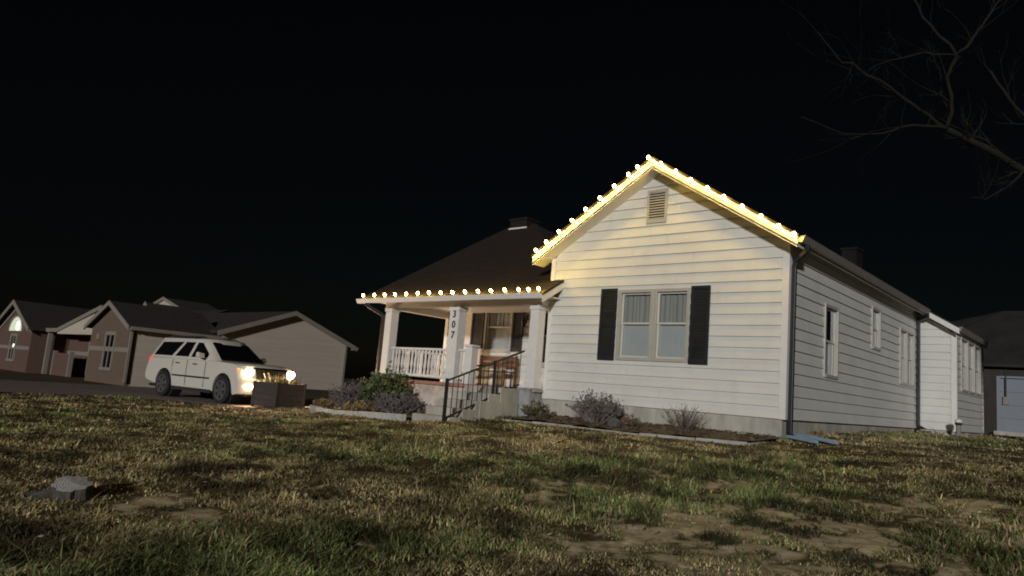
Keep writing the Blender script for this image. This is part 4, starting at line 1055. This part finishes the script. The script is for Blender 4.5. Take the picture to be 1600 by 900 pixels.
# ------------------------------------------------------------------ neighbour buildings
def gable_roof(P, name, x0,x1,y0,y1,ze,zr,over,m,along='y',th=.10):
    """ridge runs along y (gable faces -Y) or along x"""
    if along=='y':
        xm=(x0+x1)/2; k=(zr-ze)/(xm-x0); a=x0-over; b=x1+over; zo=ze-k*over; c0=y0-over*.8; c1=y1+over*.8
        for e in (a,b):
            MB().hexa([(e,c0,zo),(xm,c0,zr),(xm,c1,zr),(e,c1,zo)],[(e,c0,zo+th),(xm,c0,zr+th),(xm,c1,zr+th),(e,c1,zo+th)]).build(name,m,P)
        return a,b,xm,zo,c0,c1
    ym=(y0+y1)/2; k=(zr-ze)/(ym-y0); a=y0-over; b=y1+over; zo=ze-k*over; c0=x0-over*.8; c1=x1+over*.8
    for e in (a,b):
        MB().hexa([(c0,e,zo),(c0,ym,zr),(c1,ym,zr),(c1,e,zo)],[(c0,e,zo+th),(c0,ym,zr+th),(c1,ym,zr+th),(c1,e,zo+th)]).build(name,m,P)
    return a,b,ym,zo,c0,c1

def rake_trim(P, xa,xb,xm,zo,zr,y,h=.20,t=.05):
    for e in (xa,xb):
        MB().hexa([(e,y-t,zo-h+.1),(xm,y-t,zr-h+.1),(xm,y,zr-h+.1),(e,y,zo-h+.1)],[(e,y-t,zo+.115),(xm,y-t,zr+.115),(xm,y,zr+.115),(e,y,zo+.115)]).build('gable_trim',M['ntrim'],P)

# house B: gabled brick house behind the car
bx0,bx1,by0,by1 = -32.9,-28.3,.55,4.3; bz=-1.15; be_=1.45; br=2.45
nb = thing('brick_house',(bx1,by0,bz),'tan brick house with narrow white-framed window behind the car','house','neighbouring brick houses')
MB().prism([(bx0,by0,bz),(bx1,by0,bz),(bx1,by0,be_),((bx0+bx1)/2,by0,br),(bx0,by0,be_)],(0,.2,0)).build('front_wall',M['nbrick2'],nb)
MB().box(bx1-.2,bx1,by0+.2,by1,bz,be_).build('side_wall',M['nsiding'],nb)
MB().box(bx0,bx0+.2,by0+.2,by1,bz,be_).build('side_wall',M['nbrick2'],nb)
a,b,xm,zo,c0,c1=gable_roof(nb,'roof',bx0,bx1,by0,by1,be_,br,.3,M['roof_grey'])
rake_trim(nb,a,b,xm,zo,br,c0-.003)
MB().box(b-.02,b+.10,c0+.06,c1,zo-.06,zo+.09).build('gutter',M['ntrim'],nb)
MB().box(bx0+.02,bx1-.02,by0-.03,by0,-.0+.30,.50).build('brick_band',M['ntrim'],nb)
w=MB(); wx0,wx1=-30.9,-30.0
w.box(wx0-.14,wx0,by0-.06,by0-.002,-.42,1.18).box(wx1,wx1+.14,by0-.06,by0-.002,-.42,1.18).box(wx0,wx1,by0-.06,by0-.002,1.02,1.18).box(wx0-.2,wx1+.2,by0-.09,by0-.002,-.56,-.42).box((wx0+wx1)/2-.04,(wx0+wx1)/2+.04,by0-.055,by0-.03,-.42,1.02)
wn_=w.build('window',M['ntrim'],nb); MB().box(wx0,wx1,by0-.028,by0-.003,-.42,1.02).build('pane',M['carglass'],wn_)
downs=MB().bar((bx1+.06,by0-.02,be_-.25),(bx1+.06,by0-.02,bz+.15),.10,.10,(0,1,0)).bar((bx1+.06,by0-.02,be_-.22),(b+.04,by0-.02,zo-.02),.10,.10).build('downspout',M['ntrim'],nb)
MB().box(-31.95,-31.72,by0-.10,by0-.002,.82,1.06).build('wall_lamp',M['ntrim'],nb)
# upper roof and small dormers behind
MB().hexa([(-47,3.6,1.5),(-33.4,3.6,1.5),(-36.6,9,3.3),(-46.5,9,3.3)],[(-47,3.6,1.6),(-33.4,3.6,1.6),(-36.6,9,3.4),(-46.5,9,3.4)]).build('roof',M['roof_grey'],nb)
def dormer(x,y,w,zb,zt,m,dep):
    d=MB().prism([(x-w,y,zb-.6),(x+w,y,zb-.6),(x+w,y,zb),(x,y,zt),(x-w,y,zb)],(0,dep,0)).build('dormer',m,nb)
    for e in (-1,1):
        MB().hexa([(x+e*w*1.12,y-.06,zb-.07),(x,y-.06,zt+.0),(x,y+dep,zt+.0),(x+e*w*1.12,y+dep,zb-.07)],[(x+e*w*1.12,y-.06,zb+.05),(x,y-.06,zt+.12),(x,y+dep,zt+.12),(x+e*w*1.12,y+dep,zb+.05)]).build('dormer_roof',M['roof_grey'],d)
        MB().hexa([(x+e*w*1.14,y-.12,zb-.14),(x,y-.12,zt-.05),(x,y-.063,zt-.05),(x+e*w*1.14,y-.063,zb-.14)],[(x+e*w*1.14,y-.12,zb+.08),(x,y-.12,zt+.16),(x,y-.063,zt+.16),(x+e*w*1.14,y-.063,zb+.08)]).build('dormer_trim',M['ntrim'],d)
dormer(-40.9,6.0,.75,2.75,3.38,M['nsiding'],2.5)
dormer(-44.7,8.6,2.5,3.45,4.15,M['nsiding'],3)

# house A: arched lit window, brick wing with door
ax1=-41.2; ax0=-47.6; ay=.4; az=-1.15; ae=1.32; ar=2.75
na = thing('brick_house',(ax1,ay,az),'red brick house with lit arched gable window at left edge','house','neighbouring brick houses')
MB().prism([(ax0,ay,az),(ax1,ay,az),(ax1,ay,ae),((ax0+ax1)/2,ay,ar),(ax0,ay,ae)],(0,.2,0)).build('front_wall',M['nbrick'],na)
MB().box(ax1-.2,ax1,ay+.2,9,az,ae).build('side_wall',M['nbrick'],na)
a,b,xm,zo,c0,c1=gable_roof(na,'roof',ax0,ax1,ay,9,ae,ar,.35,M['roof_grey'])
rake_trim(na,a,b,xm,zo,ar,c0-.003,.24)
rake_trim(na,ax0,ax1,xm,ae-.28,ar-.30,ay-.003,.16)
MB().box(ax0,ax1,ay-.04,ay-.002,.06,.26).build('brick_band',M['ntrim'],na)
# arched window
axm=-44.15; aw_=1.25; zb=1.10
arc=[(axm+aw_*math.cos(math.pi*k/12),ay-.03,zb+.85*math.sin(math.pi*k/12)) for k in range(13)]
ao=MB().prism(arc,(0,.026,0)).build('arched_window',M['litglass'],na); 
MB().lathe((axm+.35,ay-.05,zb+.28),[(.02,-.02),(.25,-.02),(.25,0)],12,'y').build('ceiling_lamp',M['litcore'],ao)
for k in range(12):
    p=Vector(arc[k]); q=Vector(arc[k+1]); MB().bar(p+Vector((0,-.02,0)),q+Vector((0,-.02,0)),.06,.08).build('arch_trim',M['ntrim'],ao)
w=MB(); w.box(axm-.62,axm-.42,ay-.07,ay-.002,-.5,.95).box(axm+.42,axm+.62,ay-.07,ay-.002,-.5,.95).box(axm-.72,axm+.72,ay-.09,ay-.002,-.64,-.5).box(axm-.42,axm+.42,ay-.07,ay-.002,.80,.95).box(axm-.06,axm+.06,ay-.06,ay-.03,-.5,.8)
w_=w.build('window',M['ntrim'],na); MB().box(axm-.42,axm+.42,ay-.028,ay-.003,-.5,.8).build('pane',M['carglass'],w_)
MB().box(axm+.0,axm+.26,ay-.05,ay-.029,.18,.36).build('lit_lamp',M['litcore'],w_)
# wing
wy=2.3
MB().box(ax1,-33.2,wy,wy+.2,az,1.5).build('wing_wall',M['nbrick'],na)
MB().box(ax1,-33.2,wy-.04,wy-.002,.0,.22).build('brick_band',M['ntrim'],na)
dr=MB().box(-38.0,-37.8,wy-.08,wy-.002,-1.0,1.0).box(-36.6,-36.4,wy-.08,wy-.002,-1.0,1.0).box(-37.8,-36.6,wy-.08,wy-.002,.8,1.0).build('door_frame',M['ntrim'],na)
MB().box(-37.8,-36.6,wy-.03,wy-.003,-1.05,.8).build('door',M['carglass'],dr)
# wing roof: low verge that climbs to the right
MB().hexa([(ax1,wy-1.3,1.20),(-39.2,wy-1.3,1.20),(-39.2,wy+5,2.5),(ax1,wy+5,2.5)],[(ax1,wy-1.3,1.32),(-39.2,wy-1.3,1.32),(-39.2,wy+5,2.62),(ax1,wy+5,2.62)]).build('wing_roof',M['roof_grey'],na)
MB().hexa([(ax1,wy-1.36,1.14),(-39.2,wy-1.36,1.14),(-39.2,wy-1.30,1.14),(ax1,wy-1.30,1.14)],[(ax1,wy-1.36,1.34),(-39.2,wy-1.36,1.34),(-39.2,wy-1.30,1.34),(ax1,wy-1.30,1.34)]).build('fascia',M['ntrim'],na)
MB().hexa([(-39.2,wy-1.36,1.14),(-33.4,wy-1.36,2.3),(-33.4,wy-1.30,2.3),(-39.2,wy-1.30,1.14)],[(-39.2,wy-1.36,1.34),(-33.4,wy-1.36,2.5),(-33.4,wy-1.30,2.5),(-39.2,wy-1.30,1.34)]).build('fascia',M['ntrim'],na)
MB().prism([(-39.2,wy-1.29,1.05),(-33.4,wy-1.29,1.05),(-33.4,wy-1.29,2.25),(-39.2,wy-1.29,1.15)],(0,.15,0)).build('porch_pediment',M['nsiding'],na)
MB().hexa([(-39.2,wy-1.3,1.25),(-33.4,wy-1.3,2.4),(-33.4,wy+5,2.4),(-39.2,wy+5,1.25)],[(-39.2,wy-1.3,1.33),(-33.4,wy-1.3,2.48),(-33.4,wy+5,2.48),(-39.2,wy+5,1.33)]).build('wing_roof',M['roof_grey'],na)
for x in (-40.9,): MB().box(x-.10,x+.10,wy-1.2,wy-1.0,az,1.15).build('porch_post',M['ntrim'],na)
fe = thing('low_wall',(-39,1.6,-1.1),'low dark brick wall with pale posts before the neighbour wing','wall')
MB().box(-40.1,-37.6,1.30,1.42,-1.15,.05).build('wall_panel',M['nbrick'],fe)
for x in (-40.1,-37.6): MB().box(x-.07,x+.07,1.25,1.45,-1.15,.16).build('wall_post',M['ntrim'],fe)

# garage with wide gable facing +X
gx=-27.95; gy0=4.45; gy1=11.45; gzb=-1.2; ge=1.70; gr=2.98; gym=(gy0+gy1)/2
ng = thing('garage_building',(gx,gym,gzb),'wide beige gabled garage building right of the car','garage')
MB().prism([(gx,gy0,-.74),(gx,gy1,-.74),(gx,gy1,ge),(gx,gym,gr),(gx,gy0,ge)],(-.2,0,0)).build('gable_wall',M['nsiding'],ng)
MB().box(gx-.3,gx-.03,gy0,gy1-.02,gzb-.1,-.74).build('plinth',M['shedwall'],ng)
MB().box(gx-9,gx-.2,gy0,gy0+.2,gzb,ge).build('side_wall',M['nsiding'],ng)
MB().box(gx-9,gx-.2,gy1-.2,gy1,gzb,ge).build('side_wall',M['nsiding'],ng)
kk=(gr-ge)/(gym-gy0); ov=.42; zo=ge-kk*ov
for e in (gy0-ov,gy1+ov):
    MB().hexa([(gx-9.2,e,zo),(gx+.3,e,zo),(gx+.3,gym,gr),(gx-9.2,gym,gr)],[(gx-9.2,e,zo+.1),(gx+.3,e,zo+.1),(gx+.3,gym,gr+.1),(gx-9.2,gym,gr+.1)]).build('roof',M['roof_grey'],ng)
    MB().hexa([(gx+.303,e,zo-.12),(gx+.35,e,zo-.12),(gx+.35,gym,gr-.12),(gx+.303,gym,gr-.12)],[(gx+.303,e,zo+.11),(gx+.35,e,zo+.11),(gx+.35,gym,gr+.11),(gx+.303,gym,gr+.11)]).build('gable_trim',M['ntrim'],ng)
MB().box(gx+.003,gx+.03,gy1-.10,gy1+.02,-.74,ge-.05).build('corner_board',M['ntrim'],ng)
MB().box(gx-9.2,gx+.34,gy1+ov-.02,gy1+ov+.10,zo-.06,zo+.08).build('gutter',M['ntrim'],ng)

# shed at the right
sy=24.0; sz=-.05
sd = thing('shed',(1.5,sy,sz),'dark brown shed with pale grey overhead door behind the annex','shed')
MB().box(-3.6,-.22,sy,sy+.2,sz-.3,2.68).build('front_wall',M['shedwall'],sd)
MB().box(-.22,6.0,sy,sy+.2,2.22,2.68).build('lintel',M['shedwall'],sd)
MB().box(2.7,6.0,sy,sy+.2,sz-.3,2.22).build('front_wall',M['shedwall'],sd)
MB().box(-3.6,-3.4,sy+.2,sy+7,sz-.3,2.68).build('side_wall',M['shedwall'],sd)
for k in range(4):
    z0=sz+.06+k*.54; MB().box(-.19,2.68,sy+.06,sy+.10,z0,z0+.532).build('door_panel',M['greydoor'],sd)
MB().box(-.30,-.18,sy-.03,sy-.002,sz,2.26).build('door_jamb',M['greydoor'],sd)
MB().box(-.18,2.7,sy-.03,sy-.002,2.19,2.27).build('door_head',M['greydoor'],sd)
MB().box(-.08,.12,sy-.04,sy+.055,1.10,1.42).build('meter_box',M['gutter'],sd)
MB().bar((.02,sy-.02,1.42),(.02,sy-.02,2.62),.05,.05,(0,1,0)).build('conduit',M['dark_metal'],sd)
MB().box(-.35,2.9,sy-.5,sy-.04,sz-.1,sz+.06).build('apron',M['concrete'],sd)
for q0,q1,h0,h1 in ((-4.0,-.5,4.5,5.35),(-.5,6.2,5.35,5.25)):
    MB().hexa([(q0,sy-.4,2.62),(q1,sy-.4,2.62),(q1,sy+3.5,h1),(q0,sy+3.5,h0)],[(q0,sy-.4,2.74),(q1,sy-.4,2.74),(q1,sy+3.5,h1+.12),(q0,sy+3.5,h0+.12)]).build('roof',M['shedroof'],sd)

# ------------------------------------------------------------------ bare tree on the right
def bare_tree():
    tx,ty=3.75,7.3; z0=g1(tx,ty)
    t=thing('bare_tree',(tx,ty,z0),'leafless tree with thin winding branches right of the house','tree')
    rd=random.Random(11)
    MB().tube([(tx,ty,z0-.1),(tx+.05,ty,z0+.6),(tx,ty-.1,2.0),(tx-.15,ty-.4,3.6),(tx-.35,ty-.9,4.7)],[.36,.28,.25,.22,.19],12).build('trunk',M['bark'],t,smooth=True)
    K=Vector((1.66,3.76,5.87)); E=Vector((tx-.35,ty-.9,4.7))
    limbs=[([E,(2.72,5.48,5.36),(2.2,4.6,5.65),K],[.18,.14,.12,.10]),
           ([K,(1.78,3.55,6.3),(1.75,3.3,6.75),(1.95,3.15,7.1),(1.6,2.7,7.6),(1.3,2.3,8.2)],[.085,.07,.06,.055,.045,.03]),
           ([K,(1.35,3.0,6.05),(1.0,2.2,6.3),(.65,1.4,6.45),(.45,.9,6.5),(.28,.4,6.8)],[.08,.06,.05,.04,.028,.015]),
           ([K,(1.25,2.95,5.75),(.85,2.2,5.4),(.4,1.5,5.25),(-.1,.7,5.4)],[.06,.045,.03,.02,.01]),
           ([(1.95,3.15,7.1),(2.2,3.1,7.3),(2.5,3.3,7.9),(2.7,3.55,8.3)],[.05,.045,.035,.025]),
           ([(1.95,3.15,7.1),(1.5,2.5,7.0),(1.1,1.9,6.7),(.8,1.6,6.45)],[.035,.028,.02,.012]),
           ([E,(3.2,5.8,5.6),(2.9,5.2,6.2),(2.6,4.6,6.6),(2.35,4.2,7.1)],[.13,.10,.08,.06,.04]),
           ([E,(3.7,6.3,5.9),(3.6,6.1,7.2),(3.5,5.9,8.6)],[.15,.12,.09,.05]),
           ([(2.72,5.48,5.36),(2.5,5.0,4.9),(2.2,4.5,4.55),(2.0,4.1,4.5)],[.05,.035,.02,.01]),
           ([E,(4.3,6.6,5.8),(5.0,6.8,6.8),(5.6,7.1,8.2)],[.14,.11,.08,.04])]
    tw=MB()
    def sub(p,d,L,r,dep):
        pts=[Vector(p)]; dd=Vector(d).normalized(); n=4
        for i in range(n):
            dd=(dd+Vector((rd.uniform(-1,1),rd.uniform(-1,1),rd.uniform(-.6,.8)))*.32).normalized(); pts.append(pts[-1]+dd*L/n)
        tw.tube(pts,[r*(1-.8*i/n) for i in range(n+1)],4,False)
        if dep:
            for k in range(2): 
                q=pts[rd.randint(1,n)]; sub(q,dd+Vector((rd.uniform(-1,1),rd.uniform(-1,1),rd.uniform(-.7,.9)))*.9,L*.6,r*.5,dep-1)
    for pts,rs in limbs:
        # smooth subdivision of each limb
        P=[Vector(p) for p in pts]; q=[]; qr=[]
        for i in range(len(P)-1):
            for k in range(3):
                f=k/3; q.append(P[i].lerp(P[i+1],f)+(Vector((rd.uniform(-1,1),rd.uniform(-1,1),rd.uniform(-1,1)))*.035 if k else Vector((0,0,0)))); qr.append(rs[i]*(1-f)+rs[i+1]*f)
        q.append(P[-1]); qr.append(rs[-1])
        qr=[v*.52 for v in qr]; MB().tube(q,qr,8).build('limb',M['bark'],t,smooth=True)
        for k in range(8):
            i=rd.randint(1,len(q)-2); d=(q[i+1]-q[i]).normalized()
            sub(q[i],d+Vector((rd.uniform(-1,1),rd.uniform(-1,1),rd.uniform(-.6,1)))*.9,rd.uniform(.5,1.2),max(.006,qr[i]*.35),2)
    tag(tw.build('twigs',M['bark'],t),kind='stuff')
bare_tree()
